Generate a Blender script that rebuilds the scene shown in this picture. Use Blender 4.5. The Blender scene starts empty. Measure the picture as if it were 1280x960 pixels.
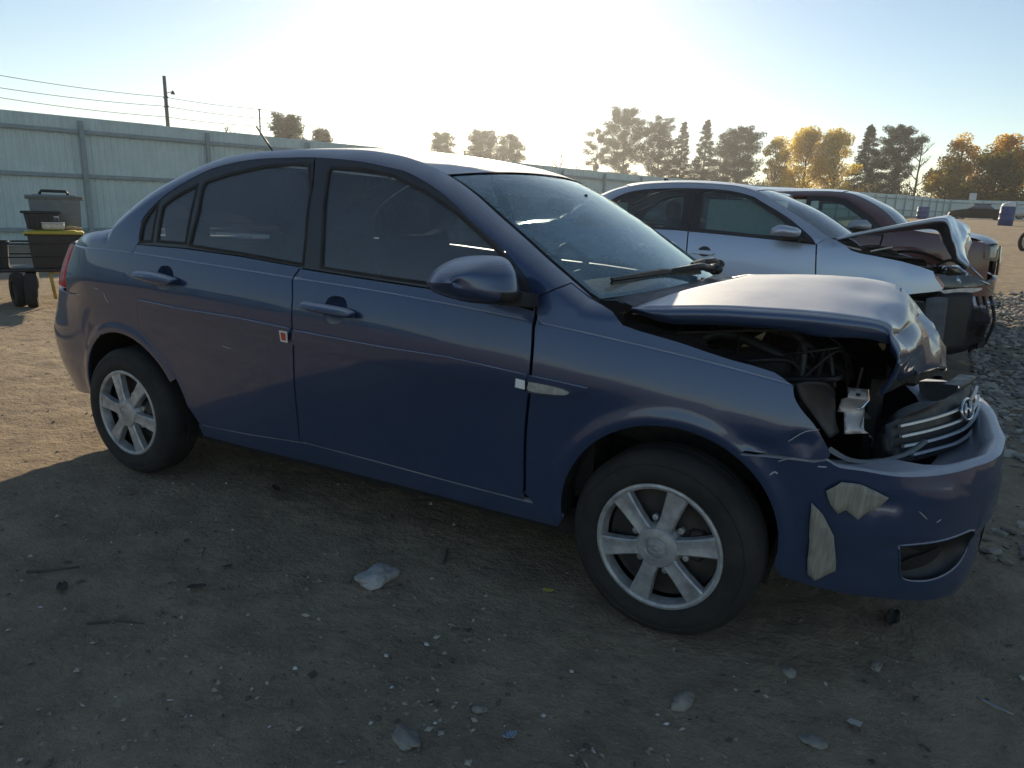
import bpy, bmesh, math, random
from mathutils import Vector, Matrix, noise
from mathutils.geometry import delaunay_2d_cdt
sc=bpy.context.scene
COL=sc.collection
R=math.radians

# ---------------------------------------------------------------- camera
cam=bpy.data.objects.new('camera',bpy.data.cameras.new('camera'));COL.objects.link(cam)
CAMPOS=Vector((1.73,-2.7596,1.2705));YAW,PIT,ROLL=-0.47564,0.24520,0.03711
fw=Vector((math.sin(YAW)*math.cos(PIT),math.cos(YAW)*math.cos(PIT),-math.sin(PIT)))
rt=Vector((math.cos(YAW),-math.sin(YAW),0));up=rt.cross(fw)
rt,up=rt*math.cos(ROLL)+up*math.sin(ROLL),up*math.cos(ROLL)-rt*math.sin(ROLL)
m=Matrix((rt,up,-fw)).transposed().to_4x4();m.translation=CAMPOS
cam.matrix_world=m
cam.data.sensor_fit='HORIZONTAL';cam.data.sensor_width=36;cam.data.lens=36*880.5/1280
cam.data.clip_start=.05;cam.data.clip_end=3000
sc.camera=cam
sc.render.resolution_x=1024;sc.render.resolution_y=768
# ---------------------------------------------------------------- sky, sun, exposure
SUN_AZ,SUN_EL=R(-29.8),R(15.5)     # azimuth from +Y towards +X
w=bpy.data.worlds.new('World');sc.world=w;w.use_nodes=True
nt=w.node_tree;nt.nodes.clear()
sky=nt.nodes.new('ShaderNodeTexSky');sky.sky_type='NISHITA';sky.sun_disc=False
sky.sun_elevation=SUN_EL;sky.sun_rotation=SUN_AZ
sky.air_density=1.0;sky.dust_density=.13;sky.ozone_density=1.2;sky.altitude=50
bg=nt.nodes.new('ShaderNodeBackground');bg.inputs[1].default_value=.083
wo=nt.nodes.new('ShaderNodeOutputWorld')
nt.links.new(sky.outputs[0],bg.inputs[0]);nt.links.new(bg.outputs[0],wo.inputs[0])
sl=bpy.data.lights.new('sun','SUN');sl.energy=4.6;sl.angle=R(.53);sl.color=(1,.84,.60)
so=bpy.data.objects.new('sun',sl);COL.objects.link(so)
sd=Vector((math.sin(SUN_AZ)*math.cos(SUN_EL),math.cos(SUN_AZ)*math.cos(SUN_EL),math.sin(SUN_EL)))
so.rotation_euler=sd.to_track_quat('Z','Y').to_euler();so.location=(-20,40,30)
sc.view_settings.view_transform='Standard';sc.view_settings.look='None'
sc.view_settings.exposure=.60;sc.view_settings.gamma=1
sc.render.engine='CYCLES'
sc.cycles.use_denoising=True
try: sc.cycles.denoiser='OPENIMAGEDENOISE'
except Exception: pass
sc.cycles.volume_bounces=0;sc.cycles.max_bounces=8;sc.cycles.diffuse_bounces=3;sc.cycles.glossy_bounces=4
sc.cycles.transparent_max_bounces=16;sc.cycles.sample_clamp_indirect=6
sc.cycles.caustics_reflective=False;sc.cycles.caustics_refractive=False

# ---------------------------------------------------------------- material helpers
def nmat(name):
    m=bpy.data.materials.new(name);m.use_nodes=True
    t=m.node_tree;b=t.nodes['Principled BSDF'];return m,t,b
def nd(t,kind,**kw):
    n=t.nodes.new('ShaderNode'+kind)
    for k,v in kw.items():
        if k.startswith('i_'):
            key=k[2:];key=int(key) if key.isdigit() else key.replace('_',' ')
            n.inputs[key].default_value=v
        else: setattr(n,k,v)
    return n
def lk(t,a,b): t.links.new(a,b)
def tex(t,scale,detail=4,rough=.6,coord='Object',stretch=None):
    c=nd(t,'TexCoord');n=nd(t,'TexNoise');n.inputs['Scale'].default_value=scale;n.inputs['Detail'].default_value=detail;n.inputs['Roughness'].default_value=rough
    if stretch:
        mp=nd(t,'Mapping');mp.inputs['Scale'].default_value=stretch;lk(t,c.outputs[coord],mp.inputs[0]);lk(t,mp.outputs[0],n.inputs['Vector'])
    else: lk(t,c.outputs[coord],n.inputs['Vector'])
    return n.outputs[0]
def ramp(t,src,stops):
    r=nd(t,'ValToRGB');e=r.color_ramp.elements
    while len(e)<len(stops): e.new(.5)
    for q,(p,c) in zip(e,stops): q.position=p;q.color=(c,c,c,1) if isinstance(c,(int,float)) else (*c,1)
    lk(t,src,r.inputs[0]);return r.outputs[0]
def mixc(t,f,a,b):
    n=nd(t,'Mix',data_type='RGBA')
    if isinstance(f,(int,float)): n.inputs[0].default_value=f
    else: lk(t,f,n.inputs[0])
    for k,v in((6,a),(7,b)):
        if isinstance(v,tuple): n.inputs[k].default_value=(*v,1)
        else: lk(t,v,n.inputs[k])
    return n.outputs[2]
def mth(t,op,a,b=0.,clamp=False):
    n=nd(t,'Math',operation=op,use_clamp=clamp)
    for k,v in((0,a),(1,b)):
        if isinstance(v,(int,float)): n.inputs[k].default_value=v
        else: lk(t,v,n.inputs[k])
    return n.outputs[0]
def bump(t,b,src,strength,dist=.01):
    n=nd(t,'Bump');n.inputs['Strength'].default_value=strength;n.inputs['Distance'].default_value=dist
    lk(t,src,n.inputs['Height']);lk(t,n.outputs[0],b.inputs['Normal'])
def simple(name,col,rough=.6,metal=0.,spec=.5,var=.25,scale=12,bmp=0.,bscale=60,coat=0.):
    m,t,b=nmat(name)
    n=tex(t,scale,5)
    lk(t,mixc(t,ramp(t,n,[(.3,0),(.7,1)]),tuple(c*(1-var) for c in col),tuple(min(1,c*(1+var)) for c in col)),b.inputs['Base Color'])
    b.inputs['Roughness'].default_value=rough;b.inputs['Metallic'].default_value=metal
    b.inputs['Specular IOR Level'].default_value=spec;b.inputs['Coat Weight'].default_value=coat
    lk(t,ramp(t,tex(t,scale*2.3,3),[(.25,max(0,rough-.1)),(.75,min(1,rough+.12))]),b.inputs['Roughness'])
    if bmp: bump(t,b,tex(t,bscale,4),bmp,.004)
    return m
def paint(name,col,dustc=(.36,.33,.31),metal=.35,rough=.38,dust=.75,coat=1.,film=.10,cr=.42):
    """metallic car paint: flakes under clear coat, a thin grey film all over, thicker dust on surfaces that face up"""
    m,t,b=nmat(name)
    g=nd(t,'NewGeometry');sx=nd(t,'SeparateXYZ');lk(t,g.outputs['Normal'],sx.inputs[0])
    upf=ramp(t,sx.outputs[2],[(.35,.02),(.93,1)])
    d=mth(t,'MULTIPLY',mth(t,'MULTIPLY',upf,ramp(t,tex(t,5,6,.7),[(.2,.55),(.8,1)])),dust,True)
    tc=nd(t,'TexCoord');oz=nd(t,'SeparateXYZ');lk(t,tc.outputs['Object'],oz.inputs[0])
    splash=mth(t,'MULTIPLY',ramp(t,oz.outputs[2],[(.15,1),(.75,0)]),ramp(t,tex(t,3.1,7,.7),[(.3,.2),(.75,1)]))
    low=mth(t,'ADD',mth(t,'MULTIPLY',splash,film*2.2),mth(t,'MULTIPLY',ramp(t,tex(t,2.2,6,.65),[(.3,.5),(.85,1.25)]),film))
    d=mth(t,'ADD',d,low,True)
    lk(t,mixc(t,d,col,dustc),b.inputs['Base Color'])
    lk(t,mth(t,'MULTIPLY',mth(t,'SUBTRACT',1.,d),metal),b.inputs['Metallic'])
    lk(t,mth(t,'ADD',mth(t,'MULTIPLY',d,.35),rough),b.inputs['Roughness'])
    b.inputs['Coat Weight'].default_value=coat
    lk(t,mth(t,'ADD',mth(t,'MULTIPLY',upf,cr*dust),mth(t,'ADD',.012,mth(t,'MULTIPLY',low,.35))),b.inputs['Coat Roughness'])
    n=nd(t,'Bump');n.inputs['Strength'].default_value=.03;n.inputs['Distance'].default_value=.004
    lk(t,tex(t,4.5,3),n.inputs['Height']);lk(t,n.outputs[0],b.inputs['Coat Normal'])
    return m
def glass(name,tint=(.5,.55,.55),dust=.1,dustc=(.6,.62,.62),ior=1.75,trl=0.,streak=None,speck=0.,gcol=(1,1,1)):
    """thin pane: tinted see-through, Fresnel reflection and a film of dust"""
    m=bpy.data.materials.new(name);m.use_nodes=True;t=m.node_tree;t.nodes.clear()
    o=nd(t,'OutputMaterial');tr=nd(t,'BsdfTransparent');tr.inputs[0].default_value=(*tint,1)
    gl=nd(t,'BsdfGlossy');gl.inputs['Roughness'].default_value=.02;gl.inputs[0].default_value=(*gcol,1)
    fr=nd(t,'Fresnel');fr.inputs[0].default_value=ior
    df=nd(t,'BsdfDiffuse');df.inputs[0].default_value=(*dustc,1)
    tl=nd(t,'BsdfTranslucent');tl.inputs[0].default_value=(*dustc,1)
    m0=nd(t,'MixShader');m0.inputs[0].default_value=trl;lk(t,df.outputs[0],m0.inputs[1]);lk(t,tl.outputs[0],m0.inputs[2])
    m1=nd(t,'MixShader');lk(t,tr.outputs[0],m1.inputs[1]);lk(t,m0.outputs[0],m1.inputs[2])
    ds=mth(t,'MULTIPLY',ramp(t,tex(t,streak or 3,6,.7),[(.25,.4),(.8,1.5)]),dust,True)
    if speck: ds=mth(t,'ADD',ds,mth(t,'ADD',mth(t,'MULTIPLY',ramp(t,tex(t,110,2,.5),[(.66,0),(.72,1)]),speck),mth(t,'MULTIPLY',ramp(t,tex(t,2.2,4,.6,'Object',(1,.35,1)),[(.5,0),(.62,1)]),.10)),True)
    lk(t,ds,m1.inputs[0])
    m2=nd(t,'MixShader');lk(t,fr.outputs[0],m2.inputs[0]);lk(t,m1.outputs[0],m2.inputs[1]);lk(t,gl.outputs[0],m2.inputs[2])
    lk(t,m2.outputs[0],o.inputs[0]);return m

# ---------------------------------------------------------------- object helpers
def tag(o,label,cat,group=None,kind=None):
    if label: o['label']=label
    if cat: o['category']=cat
    if group: o['group']=group
    if kind: o['kind']=kind
    return o
def empty(name,label,cat,loc=(0,0,0),rz=0,group=None):
    o=bpy.data.objects.new(name,None);COL.objects.link(o);o.location=loc;o.rotation_euler=(0,0,rz)
    o.empty_display_size=.1
    return tag(o,label,cat,group)
def link(name,me,mat,parent=None):
    o=bpy.data.objects.new(name,me);COL.objects.link(o)
    if mat is not None and not me.materials: me.materials.append(mat)
    if parent: o.parent=parent
    return o
def mesh(name,V,F,mat,parent=None,smooth=False,normals=None):
    me=bpy.data.meshes.new(name);me.from_pydata([tuple(v) for v in V],[],F);me.validate();me.update()
    if smooth or normals:
        for p in me.polygons: p.use_smooth=True
    if normals and len(normals)==len(me.vertices):
        me.normals_split_custom_set_from_vertices([tuple(n) for n in normals])
    return link(name,me,mat,parent)
def copy_tree(o,parent=None):
    c=o.copy();COL.objects.link(c)
    if parent: c.parent=parent
    for ch in list(o.children): copy_tree(ch,c)
    return c
class MB:
    """collects shapes into one mesh"""
    def __init__(s): s.V=[];s.F=[]
    def add(s,V,F,M=None):
        n=len(s.V);s.V+=[tuple(M@Vector(v)) if M else tuple(v) for v in V];s.F+=[tuple(i+n for i in f) for f in F];return s
    def box(s,c,d,M=None,bev=0.,rot=None):
        x,y,z=d[0]/2,d[1]/2,d[2]/2
        if bev<=0:
            V=[(a,b,e) for a in(-x,x) for b in(-y,y) for e in(-z,z)]
            F=[(0,1,3,2),(4,6,7,5),(0,4,5,1),(2,3,7,6),(0,2,6,4),(1,5,7,3)]
        else:
            V=[];b=min(bev,x*.9,y*.9,z*.9)
            for sx in(-1,1):
                for sy in(-1,1):
                    for sz in(-1,1):
                        V+=[(sx*x,sy*(y-b),sz*(z-b)),(sx*(x-b),sy*y,sz*(z-b)),(sx*(x-b),sy*(y-b),sz*z)]
            i=lambda sx,sy,sz,k:3*((sx>0)*4+(sy>0)*2+(sz>0))+k
            F=[]
            for q in(-1,1):
                F.append([i(q,-1,-1,0),i(q,1,-1,0),i(q,1,1,0),i(q,-1,1,0)][::q])
                F.append([i(-1,q,-1,1),i(1,q,-1,1),i(1,q,1,1),i(-1,q,1,1)][::-q])
                F.append([i(-1,-1,q,2),i(1,-1,q,2),i(1,1,q,2),i(-1,1,q,2)][::q])
                for e in(-1,1):
                    F.append([i(q,e,-1,0),i(q,e,1,0),i(q,e,1,1),i(q,e,-1,1)][::-q*e])
                    F.append([i(q,-1,e,0),i(q,1,e,0),i(q,1,e,2),i(q,-1,e,2)][::q*e])
                    F.append([i(-1,q,e,1),i(1,q,e,1),i(1,q,e,2),i(-1,q,e,2)][::-q*e])
                    for g in(-1,1):
                        F.append([i(q,e,g,0),i(q,e,g,1),i(q,e,g,2)][::q*e*g])
            F=[tuple(f) for f in F]
        T=Matrix.Translation(c)
        if rot is not None: T=T@rot.to_4x4()
        return s.add(V,F,(M@T) if M else T)
    def tube(s,P,r,n=8,cap=True):
        P=[Vector(p) for p in P];rs=r if isinstance(r,(list,tuple)) else [r]*len(P)
        V=[];F=[];u=None
        for k,p in enumerate(P):
            d=(P[min(k+1,len(P)-1)]-P[max(k-1,0)]).normalized()
            if u is None:
                u=d.orthogonal().normalized()
            else:
                u=(u-d*u.dot(d));u=u.normalized() if u.length>1e-6 else d.orthogonal().normalized()
            v=d.cross(u)
            for j in range(n):
                a=2*math.pi*j/n;V.append(p+(u*math.cos(a)+v*math.sin(a))*rs[k])
        for k in range(len(P)-1):
            for j in range(n):
                a=k*n+j;b=k*n+(j+1)%n;F.append((a,b,b+n,a+n))
        if cap: F.append(tuple(range(n))[::-1]);F.append(tuple(range((len(P)-1)*n,len(P)*n)))
        return s.add(V,F)
    def lathe(s,prof,n=32,M=None,close=False):
        """profile (radius, height along -Y) turned about the Y axis"""
        V=[];F=[]
        for (r,h) in prof:
            for j in range(n):
                a=2*math.pi*j/n;V.append((r*math.cos(a),-h,r*math.sin(a)))
        for k in range(len(prof)-1):
            for j in range(n):
                a=k*n+j;b=k*n+(j+1)%n;F.append((a,b,b+n,a+n))
        if close: F.append(tuple(range((len(prof)-1)*n,len(prof)*n)))
        return s.add(V,F,M)
    def prism(s,P,d,M=None):
        """polygon P (3D) pushed along vector d"""
        n=len(P);d=Vector(d);V=[Vector(p) for p in P]+[Vector(p)+d for p in P]
        F=[tuple(range(n))[::-1],tuple(range(n,2*n))]+[(i,(i+1)%n,n+(i+1)%n,n+i) for i in range(n)]
        return s.add(V,F,M)
    def ball(s,c,r,n=10,k=6,M=None):
        V=[];F=[];rx,ry,rz=r if isinstance(r,(tuple,list)) else (r,r,r)
        for i in range(k+1):
            th=math.pi*i/k
            for j in range(n):
                a=2*math.pi*j/n;V.append((c[0]+rx*math.sin(th)*math.cos(a),c[1]+ry*math.sin(th)*math.sin(a),c[2]+rz*math.cos(th)))
        for i in range(k):
            for j in range(n):
                a=i*n+j;b=i*n+(j+1)%n;F.append((a,a+n,b+n,b))
        return s.add(V,F,M)
    def obj(s,name,mat,parent=None,smooth=False,sharp=None):
        o=mesh(name,s.V,s.F,mat,parent,smooth)
        if sharp:
            bm=bmesh.new();bm.from_mesh(o.data);bmesh.ops.remove_doubles(bm,verts=bm.verts,dist=1e-5)
            bmesh.ops.recalc_face_normals(bm,faces=bm.faces)
            for f in bm.faces: f.smooth=True
            for e in bm.edges:
                if len(e.link_faces)==2 and e.calc_face_angle(0)>R(sharp): e.smooth=False
            bm.to_mesh(o.data);bm.free()
        return o

def _cr(P,n):
    out=[]
    for i in range(len(P)-1):
        p0=P[max(i-1,0)];p1=P[i];p2=P[i+1];p3=P[min(i+2,len(P)-1)]
        for k in range(n):
            t=k/n
            out.append(tuple(.5*((2*b)+(c-a)*t+(2*a-5*b+4*c-d)*t*t+(3*b-a-3*c+d)*t**3) for a,b,c,d in zip(p0,p1,p2,p3)))
    out.append(tuple(P[-1]));return out
def smooth(t):
    t=min(1.,max(0.,t));return t*t*(3-2*t)
class Curve:
    """smooth interpolation of a table of (x, value)"""
    def __init__(s,T,n=10):
        s.T=_cr(T,n)
    def __call__(s,x):
        T=s.T
        if x<=T[0][0]: return T[0][1]
        if x>=T[-1][0]: return T[-1][1]
        lo,hi=0,len(T)-1
        while hi-lo>1:
            m=(lo+hi)//2
            if T[m][0]<=x: lo=m
            else: hi=m
        a,b=T[lo];c,d=T[hi]
        return b+(d-b)*(x-a)/(c-a)
class Body:
    """a car body's skin: plan outline (x, half width) run by arc length s (s = 0 at x = 0), pulled in by a side profile"""
    def __init__(B,plan,crease,rail=None,arches=(),tail=None,nose=None,zm=.60,up=.20,low=.22,belt=.06,tum=(.25,.38),step=.004):
        Q=_cr(plan,12);L=[0]
        for a,b in zip(Q,Q[1:]): L.append(L[-1]+math.hypot(b[0]-a[0],b[1]-a[1]))
        i0=min(range(len(Q)),key=lambda i:abs(Q[i][0]));z=L[i0]-Q[i0][0]
        B.Q=Q;B.L=[l-z for l in L];B.crease=Curve(crease)
        B.rail=Curve(rail) if rail else None
        B.arches=arches;B.tail=Curve(tail) if tail else None;B.nose=nose
        B.zm=zm;B.up=up;B.low=low;B.belt=belt;B.tum=tum;B.step=step
        B.smin=B.L[0];B.smax=B.L[-1]
    def at(B,l):
        L=B.L;Q=B.Q
        l=min(max(l,L[0]),L[-1])
        lo,hi=0,len(L)-1
        while hi-lo>1:
            m=(lo+hi)//2
            if L[m]<=l: lo=m
            else: hi=m
        t=(l-L[lo])/(L[hi]-L[lo])
        def tan(i):
            if i==0: return (0.,1.)
            if i==len(Q)-1: return (0.,-1.)
            a=Q[i-1];b=Q[i+1];n=math.hypot(b[0]-a[0],b[1]-a[1])
            return ((b[0]-a[0])/n,(b[1]-a[1])/n)
        ta,tb=tan(lo),tan(hi)
        tx=ta[0]+(tb[0]-ta[0])*t;ty=ta[1]+(tb[1]-ta[1])*t
        n=math.hypot(tx,ty)
        return (Q[lo][0]+(Q[hi][0]-Q[lo][0])*t,Q[lo][1]+(Q[hi][1]-Q[lo][1])*t),(-ty/n,tx/n)
    def inset(B,s,z,rail=True):
        zc=B.crease(s)
        h=min(z,zc)-(zc-B.zm if B.zm<.3 else B.zm)
        if B.zm<.3:      # widest a little below the crease; turns to the sky above it, to the ground below
            if h>0: d=1.8*h*h if h<.05 else .0045+.18*(h-.05)+.30*(h-.05)**2
            else:
                h=-h;d=1.125*h*h if h<.04 else .0018+.09*(h-.04)+.02*(h-.04)**2
        else: d=B.up*h*h if h>0 else B.low*h*h
        if z<.3: d+=2.4*(.3-z)**2
        if z>zc:
            k=z-zc
            d+=B.step*smooth(k/.003)+.22*min(k,B.belt)
            if k>B.belt:
                k-=B.belt; d+=B.tum[0]*k+B.tum[1]*k*k
        for cx,cz,r0 in B.arches:
            r=math.hypot(s-cx,z-cz)
            if abs(r-r0)<.12 and z>.2: d-=.010*math.exp(-((r-r0)/.03)**2)
        if B.tail: d+=smooth((-1.45-s)/.5)*B.tail(z)
        if B.nose and z<.62: d-=smooth((s-1.7)/.5)*B.nose*(.62-z)
        if rail and B.rail and z>.9 and s>B.rail.T[0][0]-.3:
            zr=B.rail(s);sl=(B.rail(s+.02)-B.rail(s-.02))/.04
            u=(zr-z)/math.sqrt(1+sl*sl);R=.055
            if u<R:
                t=min(1.,(R-u)/R);d+=.045*(1-math.sqrt(max(0,1-t*t*.98)))
        return d
    def S(B,s,z,off=0.,rail=True):
        m=-1.
        if s>B.smax: s=2*B.smax-s;m=1.
        elif s<B.smin: s=2*B.smin-s;m=1.
        (x,y),(nx,ny)=B.at(s)
        d=B.inset(s,z,rail)-off
        return (x-nx*d,m*max(y-ny*d,0.),z)

SEDAN=dict(plan=[(-2.21,0),(-2.20,.2),(-2.173,.40),(-2.118,.56),(-2.02,.67),(-1.87,.745),(-1.65,.795),(-1.3,.83),(-.8,.845),(0,.8475),(.6,.845),(1.0,.835),(1.3,.818),(1.57,.785),(1.80,.73),(1.94,.665),(2.035,.57),(2.10,.44),(2.135,.25),(2.145,0)],
 crease=[(-2.5,1.02),(-1.9,1.022),(-1.55,1.0235),(-1.124,1.0247),(-.65,1.008),(-.188,.9888),(.289,.9687),(.79,.9312),(1.255,.8801),(1.56,.832),(1.75,.80),(2.8,.70)],
 arches=((-1.25,.305,.372),(1.245,.342,.348)),
 tail=[(.2,.01),(.3,.006),(.4,-.014),(.5,-.022),(.6,-.016),(.7,.018),(.8,.046),(.9,.074),(1.0,.095),(1.1,.11)],nose=.09,zm=.15,step=.007)
JETTA=dict(plan=[(-2.30,0),(-2.29,.25),(-2.25,.48),(-2.17,.62),(-2.0,.74),(-1.75,.81),(-1.3,.86),(-.7,.875),(0,.88),(.7,.878),(1.2,.868),(1.6,.84),(1.85,.78),(2.02,.68),(2.13,.54),(2.19,.36),(2.22,.15),(2.225,0)],
 crease=[(-2.6,.93),(-1.2,.92),(0,.90),(1.0,.865),(1.6,.80),(2.7,.70)],
 arches=((-1.30,.325,.375),(1.325,.325,.375)),zm=.55,up=.22,step=.001,belt=.07,tum=(.28,.36))
JO=(.345,4.325,.07)
SUV=dict(plan=[(-2.25,0),(-2.24,.4),(-2.18,.68),(-2.05,.80),(-1.6,.87),(-1,.89),(0,.90),(1.0,.89),(1.5,.87),(1.85,.82),(2.02,.72),(2.10,.55),(2.14,.3),(2.15,0)],
 crease=[(-2.6,1.0),(0,.98),(1.2,.95),(2.8,.90)],arches=((-1.35,.36,.40),(1.33,.36,.40)),zm=.60,up=.15,step=.002,belt=.05,tum=(.22,.30))
SO=(.80,8.9,.09)

ACC={
 'rail':[(-1.86,1.045),(-1.75,1.052),(-1.714,1.072),(-1.365,1.114),(-1.303,1.158),(-1.212,1.219),(-1.1,1.286),(-0.967,1.348),(-0.786,1.415),(-0.619,1.445),(-0.453,1.458),(-0.253,1.462),(-0.025,1.458),(0.161,1.435),(0.274,1.403),(0.384,1.363),(0.493,1.308),(0.6,1.242),(0.701,1.18),(0.796,1.119),(0.886,1.063),(0.958,1.017)],
 'seamtop':[(-1.096,1.07),(-1.099,1.15),(-1.071,1.193),(-1.01,1.248),(-0.941,1.292),(-0.825,1.349),(-0.737,1.383),(-0.609,1.409),(-0.481,1.422),(-0.351,1.426),(-0.229,1.427),(-0.036,1.416),(0.141,1.391),(0.229,1.372),(0.376,1.31),(0.506,1.231),(0.651,1.14),(0.741,1.065),(0.77,1.026),(0.785,0.986),(0.793,0.931)],
 'seamC':[(-1.096,1.07),(-1.116,1.042),(-1.125,1.005),(-1.123,0.962),(-1.117,0.905),(-1.104,0.862),(-1.093,0.822),(-1.091,0.79),(-1.099,0.744),(-1.1,0.694)],
 'seamB':[(-0.228,1.426),(-0.209,1.373),(-0.197,1.329),(-0.188,1.259),(-0.178,1.17),(-0.168,1.045),(-0.177,1.018),(-0.195,0.991),(-0.187,0.94),(-0.183,0.897),(-0.183,0.805),(-0.186,0.742),(-0.199,0.629),(-0.205,0.557),(-0.208,0.455),(-0.212,0.346)],
 'seamA':[(0.793,0.931),(0.801,0.84),(0.801,0.765),(0.795,0.685),(0.783,0.555),(0.78,0.377),(0.774,0.361)],
 'doorbot':[(-0.848,0.293),(-0.75,0.292),(-0.551,0.305),(-0.215,0.332),(0.128,0.326),(0.483,0.318),(0.773,0.313)],
 'rglass':[(-0.774,1.077),(-0.767,1.128),(-0.758,1.208),(-0.769,1.299),(-0.761,1.325),(-0.643,1.358),(-0.463,1.391),(-0.284,1.402),(-0.24,1.399),(-0.196,1.3),(-0.167,1.128),(-0.16,1.042),(-0.482,1.063)],
 'rquart':[(-0.974,1.083),(-0.979,1.161),(-0.979,1.223),(-0.931,1.257),(-0.804,1.314),(-0.801,1.273),(-0.8,1.206),(-0.799,1.083)],
 'bquart':[(-1.086,1.074),(-1.085,1.147),(-1.058,1.194),(-1.016,1.238),(-1.012,1.199),(-1.012,1.133),(-1.01,1.081)],
 'fglass':[(-0.071,1.037),(-0.084,1.132),(-0.109,1.244),(-0.137,1.373),(-0.128,1.388),(0.005,1.386),(0.155,1.363),(0.304,1.314),(0.45,1.247),(0.592,1.159),(0.692,1.091),(0.7,1.05),(0.701,0.996),(0.472,1.015),(0.213,1.024)],
 'ftri':[(0.706,1.075),(0.733,1.052),(0.761,1.016),(0.779,0.971),(0.718,0.978),(0.708,1.05)],
 'handleR':[(-1.04,0.951),(-1.025,0.959),(-0.921,0.96),(-0.81,0.945),(-0.798,0.93),(-0.816,0.916),(-0.915,0.914),(-1.032,0.932)],
 'cupR':[(-0.933,0.965),(-0.92,0.982),(-0.886,0.988),(-0.855,0.981),(-0.835,0.95),(-0.849,0.907),(-0.884,0.891),(-0.925,0.894),(-0.957,0.918)],
 'handleF':[(-0.109,0.912),(-0.087,0.917),(0.062,0.911),(0.117,0.9),(0.122,0.886),(0.102,0.876),(-0.007,0.882),(-0.103,0.893)],
 'cupF':[(-0.023,0.917),(-0.011,0.935),(0.02,0.944),(0.058,0.939),(0.075,0.915),(0.073,0.876),(0.046,0.851),(0.002,0.846),(-0.029,0.877)],
 'moldR':[(-1.061,0.835),(-0.823,0.824),(-0.451,0.82),(-0.189,0.808),(-0.195,0.767),(-0.457,0.784),(-0.829,0.8),(-1.036,0.806)],
 'moldF':[(-0.171,0.804),(0.243,0.791),(0.504,0.791),(0.625,0.783),(0.792,0.771),(0.79,0.711),(0.624,0.715),(0.502,0.722),(0.239,0.733),(-0.179,0.748)],
 'moldX':[(0.802,0.77),(0.904,0.764),(0.995,0.757),(0.996,0.75),(0.948,0.725),(0.906,0.713),(0.8,0.71)],
 'lens':[(0.803,0.752),(0.852,0.751),(0.91,0.747),(0.94,0.739),(0.943,0.732),(0.927,0.722),(0.879,0.717),(0.803,0.718)],
 'lensF':[(0.761,0.754),(0.791,0.751),(0.792,0.722),(0.758,0.725)],
 'sticker':[(-0.235,0.796),(-0.195,0.795),(-0.197,0.752),(-0.233,0.753)],
 'fendtop':[(1.039,0.984),(1.072,0.95),(1.126,0.937),(1.191,0.926),(1.257,0.914),(1.329,0.897),(1.398,0.882),(1.451,0.874),(1.511,0.861),(1.565,0.832)],
 'fendfront':[(1.565,0.832),(1.571,0.802),(1.592,0.771),(1.628,0.735),(1.654,0.7),(1.677,0.662),(1.676,0.647)],
 'fendbot':[(1.676,0.647),(1.64,0.636),(1.521,0.635),(1.462,0.637)],
 'bumptop':[(1.676,0.639),(1.707,0.622),(1.767,0.618),(1.849,0.611),(1.931,0.616),(2.024,0.629),(2.1,0.643)],
 'fog':[(1.901,0.403),(1.916,0.352),(1.935,0.3),(1.987,0.289),(2.056,0.297),(2.128,0.327),(2.164,0.376),(2.148,0.437),(2.068,0.432),(1.975,0.414)],
 'fogin':[(1.93,0.335),(1.943,0.349),(1.997,0.369),(2.059,0.389),(2.061,0.364),(2.019,0.333),(1.951,0.314),(1.936,0.318)],
 'bumpcut':[(1.907,0.631),(1.906,0.664),(1.944,0.679),(1.963,0.665),(1.967,0.636),(1.94,0.627)],
 'rbumpseam':[(-1.896,0.787),(-1.59,0.809),(-1.447,0.805),(-1.417,0.742),(-1.424,0.678)],
 'tail':[(-1.934,1.011),(-1.962,0.963),(-1.881,0.89),(-2.104,0.815),(-1.907,0.786)],
 'flap1':[(1.645,0.514),(1.677,0.484),(1.718,0.42),(1.736,0.341),(1.741,0.31),(1.689,0.27),(1.667,0.288),(1.66,0.353),(1.65,0.454)],
 'flap2':[(1.677,0.553),(1.713,0.583),(1.763,0.582),(1.839,0.551),(1.82,0.524),(1.787,0.501),(1.77,0.479),(1.736,0.503),(1.717,0.49),(1.693,0.516)],
 'scrA':[(1.549,0.618),(1.584,0.633),(1.629,0.632)],
 'scrB':[(1.651,0.619),(1.675,0.62)],
 'scrC':[(1.533,0.576),(1.544,0.586),(1.553,0.582)],
 'scrD':[(-0.574,0.692),(-0.525,0.685)],
 'scrE':[(-1.389,0.854),(-1.351,0.85)],
 'scrF':[(-1.317,0.839),(-1.307,0.811),(-1.293,0.798)],
 'scrG':[(1.568,0.68),(1.605,0.711),(1.644,0.722)],
 'scrH':[(1.93,0.515),(1.958,0.492)],
 'scrI':[(1.988,0.482),(2.0,0.491)],
 'scrJ':[(0.504,0.812),(0.625,0.806),(0.74,0.795)],
}

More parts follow.
